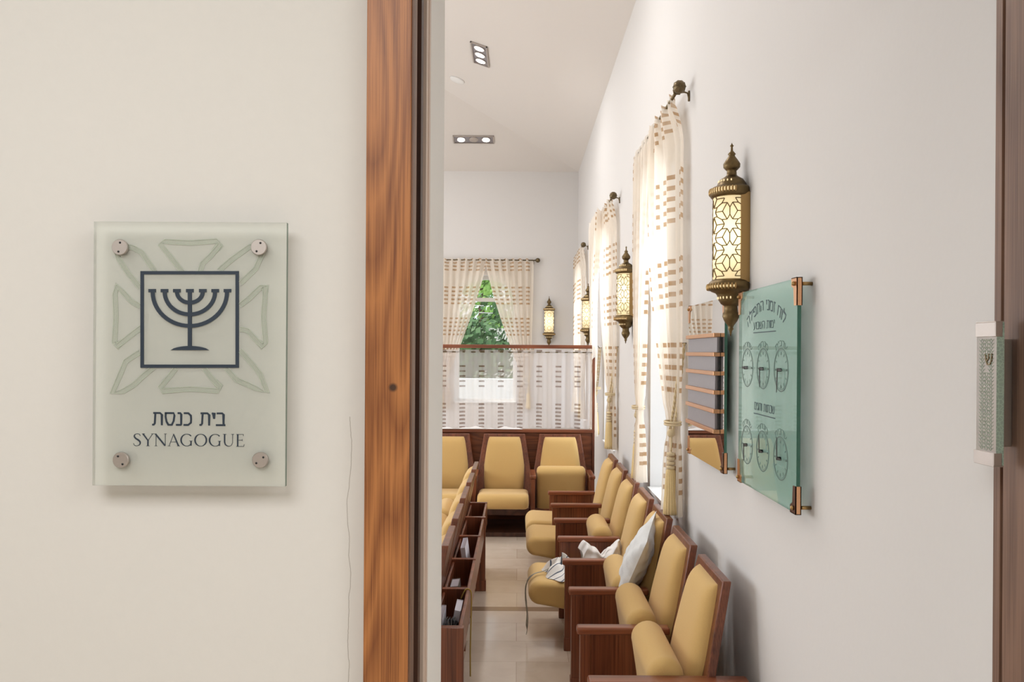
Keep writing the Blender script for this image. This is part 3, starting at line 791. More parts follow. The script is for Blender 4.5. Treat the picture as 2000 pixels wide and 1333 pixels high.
# ------------------------------------------------------------------ stroke lettering
def catmull(pts, n=6):
    if len(pts) < 3: return pts
    P_ = [pts[0]]+list(pts)+[pts[-1]]; out = []
    for i in range(1, len(P_)-2):
        p0, p1, p2, p3 = P_[i-1:i+3]
        for k in range(n):
            t = k/n
            out.append(tuple(.5*((2*b)+(-a+c)*t+(2*a-5*b+4*c-d_)*t*t+(-a+3*b-3*c+d_)*t**3) for a, b, c, d_ in zip(p0, p1, p2, p3)))
    out.append(tuple(pts[-1])); return out
class Pen:
    """flat lettering of real thickness; map(x, y, depth) puts it on its surface"""
    def __init__(s, mp, th): s.m = MB(); s.mp = mp; s.th0 = s.th = th; s.k = 0
    def ribbon(s, pts, wd, closed=False):
        n = len(pts); wd = wd if isinstance(wd, (list, tuple)) else [wd]*n
        s.k += 1; s.th = s.th0+s.k % 12*1.2e-5
        L_, R_ = [], []
        for i in range(n):
            if closed: a, b = pts[(i-1) % n], pts[(i+1) % n]
            else: a, b = pts[max(0, i-1)], pts[min(n-1, i+1)]
            dx, dy = b[0]-a[0], b[1]-a[1]; l = math.hypot(dx, dy) or 1; nx, ny = -dy/l, dx/l
            k = 1.0
            if 0 < i < n-1 or closed:
                p = pts[i]; e1 = (p[0]-pts[i-1][0], p[1]-pts[i-1][1]); l1 = math.hypot(*e1) or 1
                c = (e1[0]*dx+e1[1]*dy)/(l1*l); k = 1/max(.5, c)
            h = wd[i]/2*k; L_.append((pts[i][0]+nx*h, pts[i][1]+ny*h)); R_.append((pts[i][0]-nx*h, pts[i][1]-ny*h))
        V = [s.mp(x, y, 0) for x, y in L_+R_]+[s.mp(x, y, s.th) for x, y in L_+R_]
        fs = []
        for i in range(n if closed else n-1):
            j = (i+1) % n
            fs += [(i, j, n+j, n+i), (2*n+i, 3*n+i, 3*n+j, 2*n+j), (i, 2*n+i, 2*n+j, j), (n+i, n+j, 3*n+j, 3*n+i)]
        s.m.add(V, fs)
    def poly(s, pts):
        s.k += 1; s.th = s.th0+s.k % 12*1.2e-5
        n = len(pts); V = [s.mp(x, y, 0) for x, y in pts]+[s.mp(x, y, s.th) for x, y in pts]
        s.m.add(V, [tuple(range(n)), tuple(range(n, 2*n))[::-1]]+[(i, (i+1) % n, (i+1) % n+n, i+n) for i in range(n)])
HEB = {  # (advance, [polylines]) on a unit height, drawn left to right
 'ב': (.78, [[(.08, 1), (.50, 1), (.60, .90), (.60, .02)], [(.02, .04), (.74, .04)]]),
 'י': (.34, [[(.04, 1), (.20, .98), (.22, .55)]]),
 'ת': (.92, [[(.10, 1), (.62, 1), (.76, .86), (.76, 0)], [(.26, 1), (.22, .15), (.14, .05), (.02, .04)]]),
 'כ': (.74, [[(.06, 1), (.40, 1), (.60, .80), (.62, .5), (.60, .22), (.40, .04), (.04, .04)]]),
 'נ': (.56, [[(.14, 1), (.34, 1), (.42, .90), (.42, .04)], [(.02, .04), (.44, .04)]]),
 'ס': (.90, [[(.06, 1), (.74, 1), (.80, .8), (.74, .35), (.60, .04), (.34, .04), (.20, .30), (.12, .7), (.14, 1)]]),
 'ל': (.70, [[(.08, 1.35), (.08, 1), (.58, 1), (.56, .60), (.30, .02)]]),
 'ו': (.36, [[(.04, 1), (.20, .98), (.22, 0)]]),
 'ח': (.86, [[(.12, 0), (.12, 1), (.60, 1), (.72, .90), (.72, 0)]]),
 'ז': (.44, [[(.04, 1), (.38, 1)], [(.22, 1), (.20, .6), (.24, 0)]]),
 'מ': (.90, [[(.06, 1), (.16, .80), (.10, .3), (.06, 0)], [(.16, .8), (.40, 1), (.66, .9), (.76, .6), (.76, .04), (.36, .04)]]),
 'ה': (.86, [[(.08, 1), (.60, 1), (.72, .90), (.72, 0)], [(.16, .62), (.16, 0)]]),
 'פ': (.82, [[(.30, .5), (.12, .56), (.12, .96), (.50, 1), (.66, .85), (.68, .3), (.56, .04), (.06, .04)]]),
 'ש': (1.0, [[(.06, 1), (.14, .4), (.30, .04), (.62, .04), (.82, .4), (.88, 1)], [(.48, 1), (.46, .6), (.20, .30)]]),
 'ע': (.82, [[(.08, 1), (.30, .2)], [(.70, 1), (.66, .5), (.40, .10), (.04, -.06)]]),
 'ג': (.60, [[(.08, 1), (.30, 1), (.36, .7), (.44, 0)], [(.38, .4), (.06, 0)]]),
 'ם': (.84, [[(.06, 1), (.60, 1), (.72, .88), (.72, .04), (.14, .04), (.14, 1)]]),
 'ר': (.72, [[(.06, 1), (.40, 1), (.58, .84), (.60, 0)]]),
 ' ': (.5, []), '.': (.2, [])}
def heb_layout(word):              # reading order runs right to left
    x = 0; out = []
    for ch in reversed(word):
        adv, st = HEB[ch]; out.append((x, st)); x += adv
    return out, x
def heb(pen, word, x0, x1, y0, hgt, wd):
    lay, tot = heb_layout(word); k = (x1-x0)/tot
    for (x, st) in lay:
        for pl in st: pen.ribbon([(x0+(x+p[0])*k, y0+p[1]*hgt) for p in pl], wd)
def heb_arc(pen, word, cx, cy, R, a0, a1, hgt, wd):   # a0 left angle, a1 right angle (degrees, 90 = top)
    lay, tot = heb_layout(word)
    def mpp(x, y):
        a = math.radians(a0+(a1-a0)*x/tot); r_ = R+y*hgt; return (cx+r_*math.cos(a), cy+r_*math.sin(a))
    for (x, st) in lay:
        for pl in st: pen.ribbon([mpp(x+p[0], p[1]) for p in pl], wd)
def ell(cx, cy, rx, ry, a0, a1, n, f):
    pts, wd = [], []
    for i in range(n+1):
        a = math.radians(a0+(a1-a0)*i/n); pts.append((cx+rx*math.cos(a), cy+ry*math.sin(a))); wd.append(f(abs(math.cos(a))))
    return pts, wd
cw = lambda c: .035+.085*c**1.5
LAT = {}
sp_ = catmull([(.50, .80, .03), (.46, .93, .035), (.30, .985, .04), (.13, .91, .07), (.09, .76, .10), (.20, .60, .12), (.38, .47, .13), (.50, .31, .11), (.46, .10, .07), (.26, .015, .04), (.09, .07, .035), (.04, .22, .03)], 4)
LAT['S'] = (.60, [([(a, b) for a, b, c in sp_], [max(.02, c) for a, b, c in sp_])])
LAT['Y'] = (.78, [([(.04, .98), (.38, .46)], [.12, .09]), ([(.72, .98), (.40, .46)], [.035, .04]), ([(.39, .50), (.39, .02)], [.11, .11]), ([(-.03, .985), (.17, .985)], .03), ([(.62, .985), (.82, .985)], .03), ([(.28, .015), (.50, .015)], .03)])
LAT['N'] = (.88, [([(.12, .02), (.12, .95)], .035), ([(.08, .97), (.76, .03)], [.12, .12]), ([(.77, .98), (.77, .03)], .035), ([(0, .985), (.14, .985)], .03), ([(.03, .015), (.21, .015)], .03), ([(.68, .985), (.87, .985)], .03)])
LAT['A'] = (.82, [([(.10, .02), (.42, .98)], .035), ([(.40, .98), (.76, .02)], [.08, .12]), ([(.20, .34), (.64, .34)], .03), ([(.0, .015), (.20, .015)], .03), ([(.66, .015), (.86, .015)], .03)])
LAT['G'] = (.90, [ell(.46, .5, .40, .48, 42, 318, 24, cw), ([(.76, .05), (.76, .42)], .10), ([(.64, .43), (.86, .43)], .03)])
LAT['O'] = (.98, [ell(.48, .5, .40, .48, 0, 360, 32, cw)])
LAT['U'] = (.88, [([(.16, .98), (.16, .35), (.22, .14), (.36, .04), (.50, .02), (.64, .10), (.72, .30), (.72, .98)], [.11, .11, .09, .06, .04, .035, .035, .035]), ([(.04, .985), (.28, .985)], .03), ([(.63, .985), (.82, .985)], .03)])
LAT['E'] = (.66, [([(.14, .01), (.14, .99)], .11), ([(.04, .985), (.54, .985)], .03), ([(.15, .52), (.46, .52)], .03), ([(.04, .015), (.56, .015)], .03), ([(.54, 1), (.53, .84)], .03), ([(.46, .60), (.46, .44)], .025), ([(.56, 0), (.60, .18)], .03)])
def latin(pen, word, x0, x1, y0, hgt):
    tot = sum(LAT[c][0] for c in word)+.06*(len(word)-1); k = (x1-x0)/tot; x = 0
    for c in word:
        adv, st = LAT[c]
        for pts, wd in st:
            wd = [q*hgt for q in wd] if isinstance(wd, (list, tuple)) else wd*hgt
            pen.ribbon([(x0+(x+p[0])*k, y0+p[1]*hgt) for p in pts], wd)
        x += adv+.06

# ------------------------------------------------------------------ the glass sign on the lobby wall
sg = empty('glass_sign', (0, 1.28, 0), 0, 'frosted glass wall sign with navy menorah, Hebrew and English lettering left of the doorway', 'sign')
YF = 1.2495
S0 = at_y(183.5, 433, YF); S1 = at_y(557, 951, YF)
def sp(px, py):                       # place on the sign plane from its position in the picture frame
    q = at_y(px, py, YF); return (q.x, q.z)
def rectgrid(m, x0, x1, z0, z1, yf, yb):
    # front/back faces use slot 0, the rim slot 1
    p = [(x0, yf, z0), (x1, yf, z0), (x1, yf, z1), (x0, yf, z1), (x0, yb, z0), (x1, yb, z0), (x1, yb, z1), (x0, yb, z1)]
    m.add(p, [(0, 1, 2, 3), (4, 7, 6, 5)], 0); m.add(p, [(0, 4, 5, 1), (1, 5, 6, 2), (2, 6, 7, 3), (3, 7, 4, 0)], 1)
m = MB(); rectgrid(m, S0.x, S1.x, S1.z, S0.z, YF, YF+.008)
o = m.build('glass_panel', [M_sign, M_edge], sg); o.location = (0, -1.28, 0)
def child(o, loc=(0, -1.28, 0)): o.location = loc; return o
def spmap(x, z, d_): return (x, YF-.0002-d_, z)
pen = Pen(spmap, .0006); k = 1.25/F
petals = [
 [(315, 474), (330, 472), (372, 477), (412, 472), (428, 474), (430, 481), (398, 512), (390, 532)], [(351, 532), (318, 486), (315, 474)],
 [(275, 720-158), (258, 560), (232, 560), (226, 561)],
]
def pl(points, closed=False, wpx=8.5):
    pen.ribbon([sp(*p) for p in points], wpx*k, closed)
lines = [
 [(356, 531), (336, 505), (313, 477), (322, 472), (372, 475), (424, 471), (430, 478), (412, 500), (396, 515), (391, 531)],
 [(303, 531), (292, 515), (278, 494), (262, 485), (238, 478), (226, 484), (232, 505), (250, 533), (274, 562)],
 [(428, 529), (452, 508), (488, 482), (510, 478), (514, 492), (500, 525), (470, 554)],
 [(274, 598), (258, 590), (240, 570), (229, 560), (225, 575), (227, 620), (224, 670), (229, 676), (244, 665), (276, 640)],
 [(469, 597), (486, 584), (510, 561), (518, 560), (518, 580), (515, 620), (519, 670), (513, 676), (500, 664), (484, 646), (469, 643)],
 [(274, 688), (246, 706), (234, 735), (220, 768), (240, 765), (262, 752), (280, 735), (300, 718)],
 [(344, 719), (332, 735), (313, 758), (318, 764), (372, 760), (426, 764), (430, 756), (412, 737), (399, 719)],
 [(469, 684), (490, 708), (508, 730), (522, 767), (500, 759), (462, 742), (441, 719)]]
for ln in lines: pl(ln)
child(pen.m.build('etched_petals', M_etch, sg))
pen = Pen(lambda x, z, d_: (x, YF-.0009-d_, z), .0002)
for ln in lines:
    for s_ in (-1, 1):
        P2 = [sp(*p) for p in ln]; outp = []
        for i, p in enumerate(P2):
            a, b = P2[max(0, i-1)], P2[min(len(P2)-1, i+1)]; dx, dy = b[0]-a[0], b[1]-a[1]; l = math.hypot(dx, dy)
            outp.append((p[0]-dy/l*4.4*k*s_, p[1]+dx/l*4.4*k*s_))
        pen.ribbon(outp, .9*k)
child(pen.m.build('petal_outline', M_etchl, sg))
# navy emblem: square outline and menorah
pen = Pen(spmap, .0014)
bx = [(278.5, 533.5), (464, 533.5), (464, 715.5), (278.5, 715.5)]
for (x0, y0, x1, y1) in ((275, 530, 467, 536.5), (275, 712.5, 467, 719), (275, 530, 281.5, 719), (460.5, 530, 467, 719)):
    pen.poly([sp(x0, y0), sp(x1, y0), sp(x1, y1), sp(x0, y1)])
child(pen.m.build('emblem_frame', M_ink, sg))
pen = Pen(spmap, .0014)
cxm = 371.3
pen.poly([sp(cxm-3.9, 568), sp(cxm+3.9, 568), sp(cxm+3.9, 680), sp(cxm-3.9, 680)])
for (R_, RV, yb) in ((72.5, 68, 637), (49, 46, 614.5), (25, 24, 591.5)):
    pts = []
    for i in range(29):
        a = PI+PI*i/28; x = cxm+R_*math.cos(a); y = 571+RV*(-math.sin(a))*1.0*(yb-571)/RV; pts.append(sp(x, y))
    pen.ribbon(pts, 7.6*k)
for dx in (-73.5, -49.5, -25.3, 0, 25.3, 49.5, 73.5):
    pen.poly([sp(cxm+dx-7.3, 565), sp(cxm+dx+7.3, 565), sp(cxm+dx+7.3, 571.5), sp(cxm+dx-7.3, 571.5)])
pts = [sp(cxm-37.5, 684.5)]+[sp(cxm-37+75*i/12-.5, 684.5-8.5*math.sin(PI*min(1, max(0, i/12)))**.6) for i in range(1, 12)]+[sp(cxm+37.5, 684.5)]
pen.poly(pts)
child(pen.m.build('menorah_emblem', M_ink, sg))
pen = Pen(spmap, .0006)
a_, b_ = sp(297, 831), sp(441.5, 808)
heb(pen, 'בית כנסת', a_[0], b_[0], a_[1], b_[1]-a_[1], 3.6*k); child(pen.m.build('hebrew_lettering', M_ink, sg))
pen = Pen(spmap, .0006); a_, b_ = sp(260, 871.5), sp(479, 848.5)
latin(pen, 'SYNAGOGUE', a_[0], b_[0], a_[1], b_[1]-a_[1]); child(pen.m.build('english_lettering', M_ink, sg))
for (px, py, rot) in ((233, 483, 80), (505, 483, 65), (235, 899.5, -60), (507.5, 899.5, 40)):
    q = at_y(px, py, YF-.006)
    m = MB(); m.lathe([(.0105, 1.28-YF), (.0105, 0)], (q.x, YF, q.z), 32, 0, axis='y')
    m.lathe([(.0122, 0), (.0126, -.001), (.0126, -.005), (.0118, -.0062), (.002, -.0062)], (q.x, YF, q.z), 40, 0, axis='y', smooth=False)
    h = MB(); a = math.radians(rot)
    for s_ in (-1, 1):
        h.lathe([(.0017, 0), (.0017, -.0004)], (q.x+s_*.0072*math.cos(a), YF-.0062, q.z+s_*.0072*math.sin(a)), 12, 0, axis='y')
    so_ = m.build('standoff', M_steel, sg); so_.location = (0, -1.28, 0)
    h.build('pin_hole', M_black, so_)

# ------------------------------------------------------------------ glass boards on the right wall
def board(name, label, y0, y1, z0, z1, xf=.868, dark_corner=True):
    e = empty(name, (0, 0, 0), 0, label, 'glass board', 'glass boards on the right wall')
    m = MB()
    p = [(xf, y0, z0), (xf, y1, z0), (xf, y1, z1), (xf, y0, z1), (xf+.012, y0, z0), (xf+.012, y1, z0), (xf+.012, y1, z1), (xf+.012, y0, z1)]
    m.add(p, [(0, 1, 2, 3), (4, 7, 6, 5)], 0); m.add(p, [(0, 4, 5, 1), (1, 5, 6, 2), (2, 6, 7, 3), (3, 7, 4, 0)], 1)
    m.build('glass_panel', [M_panel_glass, M_panel_edge], e)
    for (yc, sy) in ((y0, 1), (y1, -1)):
        for (zc, sz) in ((z0, 1), (z1, -1)):
            m = MB(); L_ = .085; t = .016
            mat = M_copperd if (sy == 1 and sz == 1) else M_copper
            # L-shaped clip wrapped over the glass corner, front plate with cut corner
            poly = [(yc-sy*.003, zc-sz*.003), (yc+sy*L_*.55, zc-sz*.003), (yc+sy*L_*.55, zc+sz*.022), (yc+sy*.028, zc+sz*.030), (yc+sy*.022, zc+sz*L_), (yc-sy*.003, zc+sz*L_)]
            m.prism(poly, xf-.003, xf, 'x'); m.prism(poly, xf+.012, xf+.015, 'x', 0)
            ya, yb = sorted((yc-sy*.003, yc-sy*.0005)); za, zb = sorted((zc-sz*.003, zc+sz*L_)); m.box(xf-.003, xf+.015, ya, yb, za, zb, 1)
            ya, yb = sorted((yc-sy*.003, yc+sy*L_*.55)); za, zb = sorted((zc-sz*.003, zc-sz*.0005)); m.box(xf-.003, xf+.015, ya, yb, za, zb, 1)
            cl = m.build('corner_clip', [mat, M_copper], e)
            m = MB(); cy, cz = yc+sy*.016, zc+sz*.016
            m.lathe([(.007, -.0), (.0075, -.004), (.005, -.009), (.001, -.010)], (xf-.003, cy, cz), 16, 0, axis='x')
            m.lathe([(.006, 0), (.006, WX-xf-.015)], (xf+.015, cy, cz), 12, 0, axis='x')
            m.build('screw', M_brassb, cl)
    return e
B1 = board('prayer_times_board', 'larger green glass board with six dials and arched Hebrew heading, right of the lantern', 2.446, 3.09, 1.268, 2.003)
XF = .868
def bmap(y, z, d_): return (XF-.0002-d_, y, z)
# lettering runs right to left seen from the room, right = nearer: mirror the Y axis
Yc = 2.768
pen = Pen(lambda x, z, d_: (XF-.0004-d_, Yc-x, z), .0006)
heb_arc(pen, 'לוח זמני התפילה', 0, 1.53, .39, 121, 58, .034, .0038)
pen.m.build('heading', M_ink, B1); pen.m = MB()
heb(pen, 'ימות השבוע', -.13, .11, 1.855, .026, .0026)
pen.ribbon([(-.13, 1.843), (.12, 1.843)], .003); pen.m.build('subheading', M_ink, B1); pen.m = MB()
heb(pen, 'שבתות וחגים', -.115, .115, 1.562, .026, .0026)
pen.ribbon([(-.12, 1.548), (.12, 1.548)], .003); pen.m.build('subheading', M_ink, B1)
M_dial = plain('dial_print', lin(88, 104, 98), .5)
heb_w = ['שחרית', 'מנחה', 'ערבית']
for r_ in range(2):
    for c_ in range(3):
        cx, cz = (-.205+.19*c_), (1.713, 1.421)[r_]
        pen.m = MB(); heb_arc(pen, heb_w[c_], cx, cz, .080, 130, 50, .017, .0022); pen.m.build('dial_caption', M_dial, B1)

M_dial = plain('dial_print', lin(88, 104, 98), .5)
hands = [[(0, .05), (180, .03)], [(0, .045), (-90, .065)], [(0, .045), (-95, .075)], [(5, .045), (-90, .06)], [(95, .06), (0, .04)], [(92, .07), (0, .045)]]
q_ = 0
for r_ in range(2):
    for c_ in range(3):
        cx, cz = (-.205+.19*c_), (1.713, 1.421)[r_]
        pen = Pen(lambda x, z, d_: (XF-.0004-d_, Yc-x, z), .0005)
        pts = [(cx+.071*math.cos(2*PI*i/40), cz+.071*math.sin(2*PI*i/40)) for i in range(40)]; pen.ribbon(pts, .0035, True)
        pts = [(cx+.065*math.cos(2*PI*i/40), cz+.065*math.sin(2*PI*i/40)) for i in range(40)]; pen.ribbon(pts, .0010, True)
        for h in range(12):
            a = h*PI/6; pen.ribbon([(cx+.050*math.cos(a), cz+.050*math.sin(a)), (cx+.060*math.cos(a), cz+.060*math.sin(a))], .003 if h % 3 else .006)
        dl = pen.m.build('dial', M_dial, B1)
        pen = Pen(lambda x, z, d_: (XF-.012-d_, Yc-x, z), .0015)
        for (ang, ln) in hands[q_]:
            a = math.radians(ang); pen.ribbon([(cx, cz), (cx+ln*.6*math.cos(a), cz+ln*.6*math.sin(a)), (cx+ln*math.cos(a), cz+ln*math.sin(a))], [.007, .008, .002])
        pen.m.lathe([(.006, 0), (.006, .014)], (XF-.0140, Yc-cx, cz), 12, 0, axis='x')
        pen.m.build('clock_hand', M_black, dl); q_ += 1
B2 = board('memorial_board', 'smaller glass board with copper rails and five grey plates, beyond the nearest lantern', 3.306, 4.0, 1.262, 2.003)
for k2, z in enumerate((1.845, 1.762, 1.680, 1.598, 1.517, 1.430)):
    m = MB(); m.box(XF-.030, XF-.0005, 3.37, 3.93, z-.009, z+.009); m.build('rail', M_copper, B2, .002)
    if k2 < 5:
        zb = (1.762, 1.680, 1.598, 1.517, 1.430)[k2]
        m = MB(); m.box(XF-.018, XF-.006, 3.392-(.03 if k2 == 0 else 0), 3.925, zb+.009, z-.009); m.build('name_plate', M_grey, B2, .001)
        m = MB(); m.box(XF-.006, XF-.0005, 3.38-(.03 if k2 == 0 else 0), 3.40, zb+.009, z-.009); m.build('plate_backing', M_black, B2)

# ------------------------------------------------------------------ mezuzah on the right jamb
mz = empty('mezuzah', (.911, 1.45, 1.6), 0, 'narrow patterned glass mezuzah case with steel caps on the right door jamb', 'mezuzah')
def mchild(o): o.location = (-.911, -1.45, -1.6); return o
X0, X1 = .862, .876; ya, yb = 1.416, 1.477
zt = H+(688-625)*1.445/F; zb = H-(900-688)*1.445/F
m = MB()
p = [(X0, ya, zb), (X0, yb, zb), (X0, yb, zt), (X0, ya, zt), (X1, ya, zb), (X1, yb, zb), (X1, yb, zt), (X1, ya, zt)]
m.add(p, [(0, 1, 2, 3), (4, 7, 6, 5)], 0); m.add(p, [(0, 4, 5, 1), (1, 5, 6, 2), (2, 6, 7, 3), (3, 7, 4, 0)], 1)
mchild(m.build('glass_body', [M_mez, M_mezedge], mz))
m = MB(); m.box(X0-.0025, X0, ya+.001, yb+.001, zt-.026, zt); m.box(X0-.0025, X1-.004, ya-.0012, ya+.001, zt-.026, zt+.0005); m.box(X0-.0025, X1, ya, yb, zt, zt+.002); mchild(m.build('top_cap', M_steel, mz, .0006))
m = MB(); m.box(X0-.0045, X0, ya+.001, yb+.001, zb-.001, zb+.022); m.box(X0-.0045, X1-.004, ya-.0012, ya+.001, zb, zb+.022); m.box(X0-.0045, X1, ya, yb, zb-.003, zb); mchild(m.build('bottom_cap', M_steel, mz, .0006))
m = MB(); m.box(X1, .911, ya+.032, yb-.008, zb+.03, zt-.03); mchild(m.build('scroll_case', M_steel, mz, .002))
pen = Pen(lambda x, z, d_: (X0-.0002-d_, 1.4465-x, z), .0003)
nrow = 30
for i in range(nrow):
    zc = zt-.034-(zt-zb-.062)*i/(nrow-1)
    for j in (-1, 0, 1):
        if j == 0 and 5 <= i <= 8: continue
        xc = j*.0135; rr_ = .0032+.0008*((i+j) % 2)
        pen.ribbon([(xc+rr_*math.cos(2*PI*q/(6 if i % 2 else 4)), zc+rr_*math.sin(2*PI*q/(6 if i % 2 else 4))) for q in range(6 if i % 2 else 4)], .0008, True)
        pen.ribbon([(xc+.0045, zc), (xc+.009, zc+.003)], .0007); pen.ribbon([(xc-.0045, zc), (xc-.009, zc+.003)], .0007)
mchild(pen.m.build('etched_pattern', plain('etched_pattern', lin(168, 180, 162), .5), mz))
pen = Pen(lambda x, z, d_: (X0-.0003-d_, 1.4385-x, z), .001)
heb(pen, 'ש', -.012, .012, zt-.078, .021, .0022); mchild(pen.m.build('shin_letter', M_rod, mz))

# ------------------------------------------------------------------ ceiling fixtures
def spotlight(px, py, along, label, lit):
    # find the point on the sloping ceiling
    dx, dy = unroll(px, py); lo, hi = 4.0, 12.19
    for _ in range(60):
        t = (lo+hi)/2
        if H-dy*t/F < ceil_z(dx*t/F, t): lo = t
        else: hi = t
    x, y = dx*t/F, t; e_ = 1e-3
    nx = (ceil_z(x+e_, y)-ceil_z(x, y))/e_; ny = (ceil_z(x, y+e_)-ceil_z(x, y))/e_
    nrm = Vector((-nx, -ny, 1)).normalized()
    ax = (Vector((0, 1, 0)) if along == 'y' else Vector((1, 0, 0))); ax = (ax-nrm*ax.dot(nrm)).normalized(); ay = nrm.cross(ax)
    M = Matrix((( ax.x, ay.x, nrm.x, x), (ax.y, ay.y, nrm.y, y), (ax.z, ay.z, nrm.z, ceil_z(x, y)), (0, 0, 0, 1)))
    e = empty('ceiling_spotlight', (0, 0, 0), 0, label, 'ceiling light', 'recessed triple spotlights'); e.matrix_world = M
    m = MB(); a, b = .295, .095; t_ = .014
    for (x0, x1, y0, y1) in ((-a, a, -b, -b+t_), (-a, a, b-t_, b), (-a, -a+t_, -b, b), (a-t_, a, -b, b)): m.box(x0, x1, y0, y1, -.016, 0)
    m.build('trim_ring', M_steel, e)
    m = MB(); m.box(-a+t_, a-t_, -b+t_, b-t_, -.004, -.001); m.build('recess', M_grey, e)
    for k, on in zip((-1, 0, 1), lit):
        m = MB(); m.lathe([(.064, -.004), (.064, -.012), (.054, -.014), (.052, -.010), (.045, -.009)], (k*.18, 0, 0), 28); hd = m.build('lamp_ring', M_steel, e)
        m = MB(); m.lathe([(.056, -.009), (.050, -.0155), (.03, -.019), (.002, -.020)], (k*.18, 0, 0), 28); m.build('lens', M_spot if on else M_steel, hd)
    return e
spotlight(938, 106, 'y', 'recessed spotlight box running lengthwise, higher and nearer of two on the ceiling', (1, 1, 1))
spotlight(925, 272, 'x', 'recessed triple spotlight set crosswise near the far wall, middle lamp unlit', (1, 0, 1))
x, y = -.772, 9.72
e = empty('smoke_detector', (x, y, ceil_z(x, y)), 0, 'flat round white smoke detector disc on the ceiling between the spotlights', 'smoke detector')
e.rotation_euler = (0, math.atan(1/3), 0)
m = MB(); m.lathe([(.095, 0), (.095, -.010), (.085, -.018), (.01, -.020)], (0, 0, 0), 32); m.build('housing', M_frame, e)

# ------------------------------------------------------------------ things on the chairs
def cloth_blob(name, c, rx, ry, h, mat, label, cat, seed, uvs=False):
    m = MB(); r_ = random.Random(seed); ph = [r_.random()*6 for _ in range(8)]
    def fn(u, v):
        a = 2*PI*u; rr = math.sin(PI/2*v)
        k = 1+.16*math.sin(3*a+ph[0])+.09*math.sin(5*a+ph[1])+.05*math.sin(11*a+ph[2])
        hh_ = h*(math.cos(PI/2*v)**.55)*(1+.30*math.sin(2*a+ph[3])*rr+.18*math.sin(5*a+ph[4]+4*v)*rr+.10*math.sin(9*a+ph[5]))
        return (c[0]+rx*k*rr*math.cos(a), c[1]+ry*k*rr*math.sin(a), c[2]+max(0, hh_)+.002)
    m.grid(fn, 72, 20, 0, lambda u, v: (rx*math.sin(PI/2*v)*math.cos(2*PI*u), ry*math.sin(PI/2*v)*math.sin(2*PI*u)))
    return tag(m.build(name, mat), label, cat)
C4 = BASE+PITCH*3.5
# bunched white cloth standing on the lowered seat against the backrest
m = MB(); rr_ = random.Random(3)
def wc(u, v):
    x = .40+.27*u; base = .345
    top = .575-.075*math.sin(PI*min(1, max(0, (u-.18)/.62)))+.012*math.sin(23*u)
    if u < .12: top -= .05*(1-u/.12)
    if u > .88: top -= .09*(u-.88)/.12
    z = base+(top-base)*math.sin(PI*v)**.6
    y = C4+.02+.085*math.cos(PI*v)*(1+.2*math.sin(9*u))+.012*math.sin(17*u+6*v)+.01*math.sin(31*v+9*u)
    return (x+.012*math.sin(11*v+3*u), y, z)
m.grid(wc, 48, 32)
tag(m.build('white_cloth_bundle', M_white), 'crumpled plain white cloth standing on the lowered seat, against the backrest', 'cloth')
# striped prayer shawl on the front of the seat
m_tal, ntt, pp, oo = newmat('striped_shawl'); L = ntt.links.new
uvn = N(ntt, 'ShaderNodeUVMap'); wv = N(ntt, 'ShaderNodeTexWave', bands_direction='X'); wv.inputs['Scale'].default_value = 2.0; wv.inputs['Distortion'].default_value = .6
L(uvn.outputs[0], wv.inputs['Vector']); cr = N(ntt, 'ShaderNodeValToRGB'); cr.color_ramp.elements[0].position = .04; cr.color_ramp.elements[1].position = .10
cr.color_ramp.elements[0].color = lin(84, 96, 112); cr.color_ramp.elements[1].color = lin(232, 230, 226); L(wv.outputs[0], cr.inputs[0]); L(cr.outputs[0], pp.inputs['Base Color']); pp.inputs['Roughness'].default_value = .85
sh = empty('prayer_shawl', (.26, C4, .385), 0, 'white prayer shawl with dark stripes crumpled on a lowered mustard seat', 'prayer shawl')
m = MB()
def tl(u, v):
    a = 2*PI*u; rr = v
    k = 1+.2*math.sin(3*a+1)+.12*math.sin(7*a)
    z = .075*(1-rr**2.2)*(1+.25*math.sin(2*a+.5)+.18*math.sin(6*a+5*rr))+.022*math.sin(9*rr+5*a)*(1-rr)
    x = .12*k*rr*math.cos(a)+.02; y = .17*k*rr*math.sin(a)-.02
    return (x, y, max(z, .002))
m.grid(tl, 80, 22, 0, lambda u, v: (.6*v*math.cos(2*PI*u+v), .6*v*math.sin(2*PI*u)+.1*math.sin(7*u)))
m.build('shawl_cloth', m_tal, sh)
m = MB()
for k in range(6):                    # long fringe cords over the lip down to the floor
    r0 = random.Random(k); pts = []
    path = [(-.04, -.06+.01*k, .035), (-.10, -.08, .022), (-.16, -.10-.004*k, .012), (-.196, -.11-.004*k, -.03), (-.206, -.115, -.10), (-.200+.002*k, -.12, -.22), (-.198, -.12+.002*k, -.30-.012*k)]
    pts = catmull(path, 4); m.tube([(p[0]+.003*math.sin(i+k), p[1], p[2]) for i, p in enumerate(pts)], .0016, 5)
m.build('fringe', plain('cord', lin(150, 146, 134), .8), sh)
# pillow
pc_ = empty('pillow', (.645, 4.22, .655), 0, 'pale grey-white pillow standing tilted between a tipped seat and backrest', 'pillow')
m = MB()
def pil(sgn):
    def fn(u, v):
        a, b = 2*u-1, 2*v-1
        cor = 1+.10*(abs(a*b))**2
        t = .068*max(0, (1-a*a))**.55*max(0, (1-b*b))**.55
        wr = .004*math.sin(9*a+5*b)+.003*math.sin(17*b-7*a)
        return (sgn*(t+ (wr if t > .01 else 0)), .185*a*cor*(1-.07*(1-b*b)), .20*b*cor*(1-.06*(1-a*a)))
    return fn
m.grid(pil(1), 32, 32); m.grid(pil(-1), 32, 32)
o = m.build('pillow_cover', M_pillow, pc_)
pc_.rotation_euler = Euler((math.radians(12), math.radians(22), math.radians(-12)))

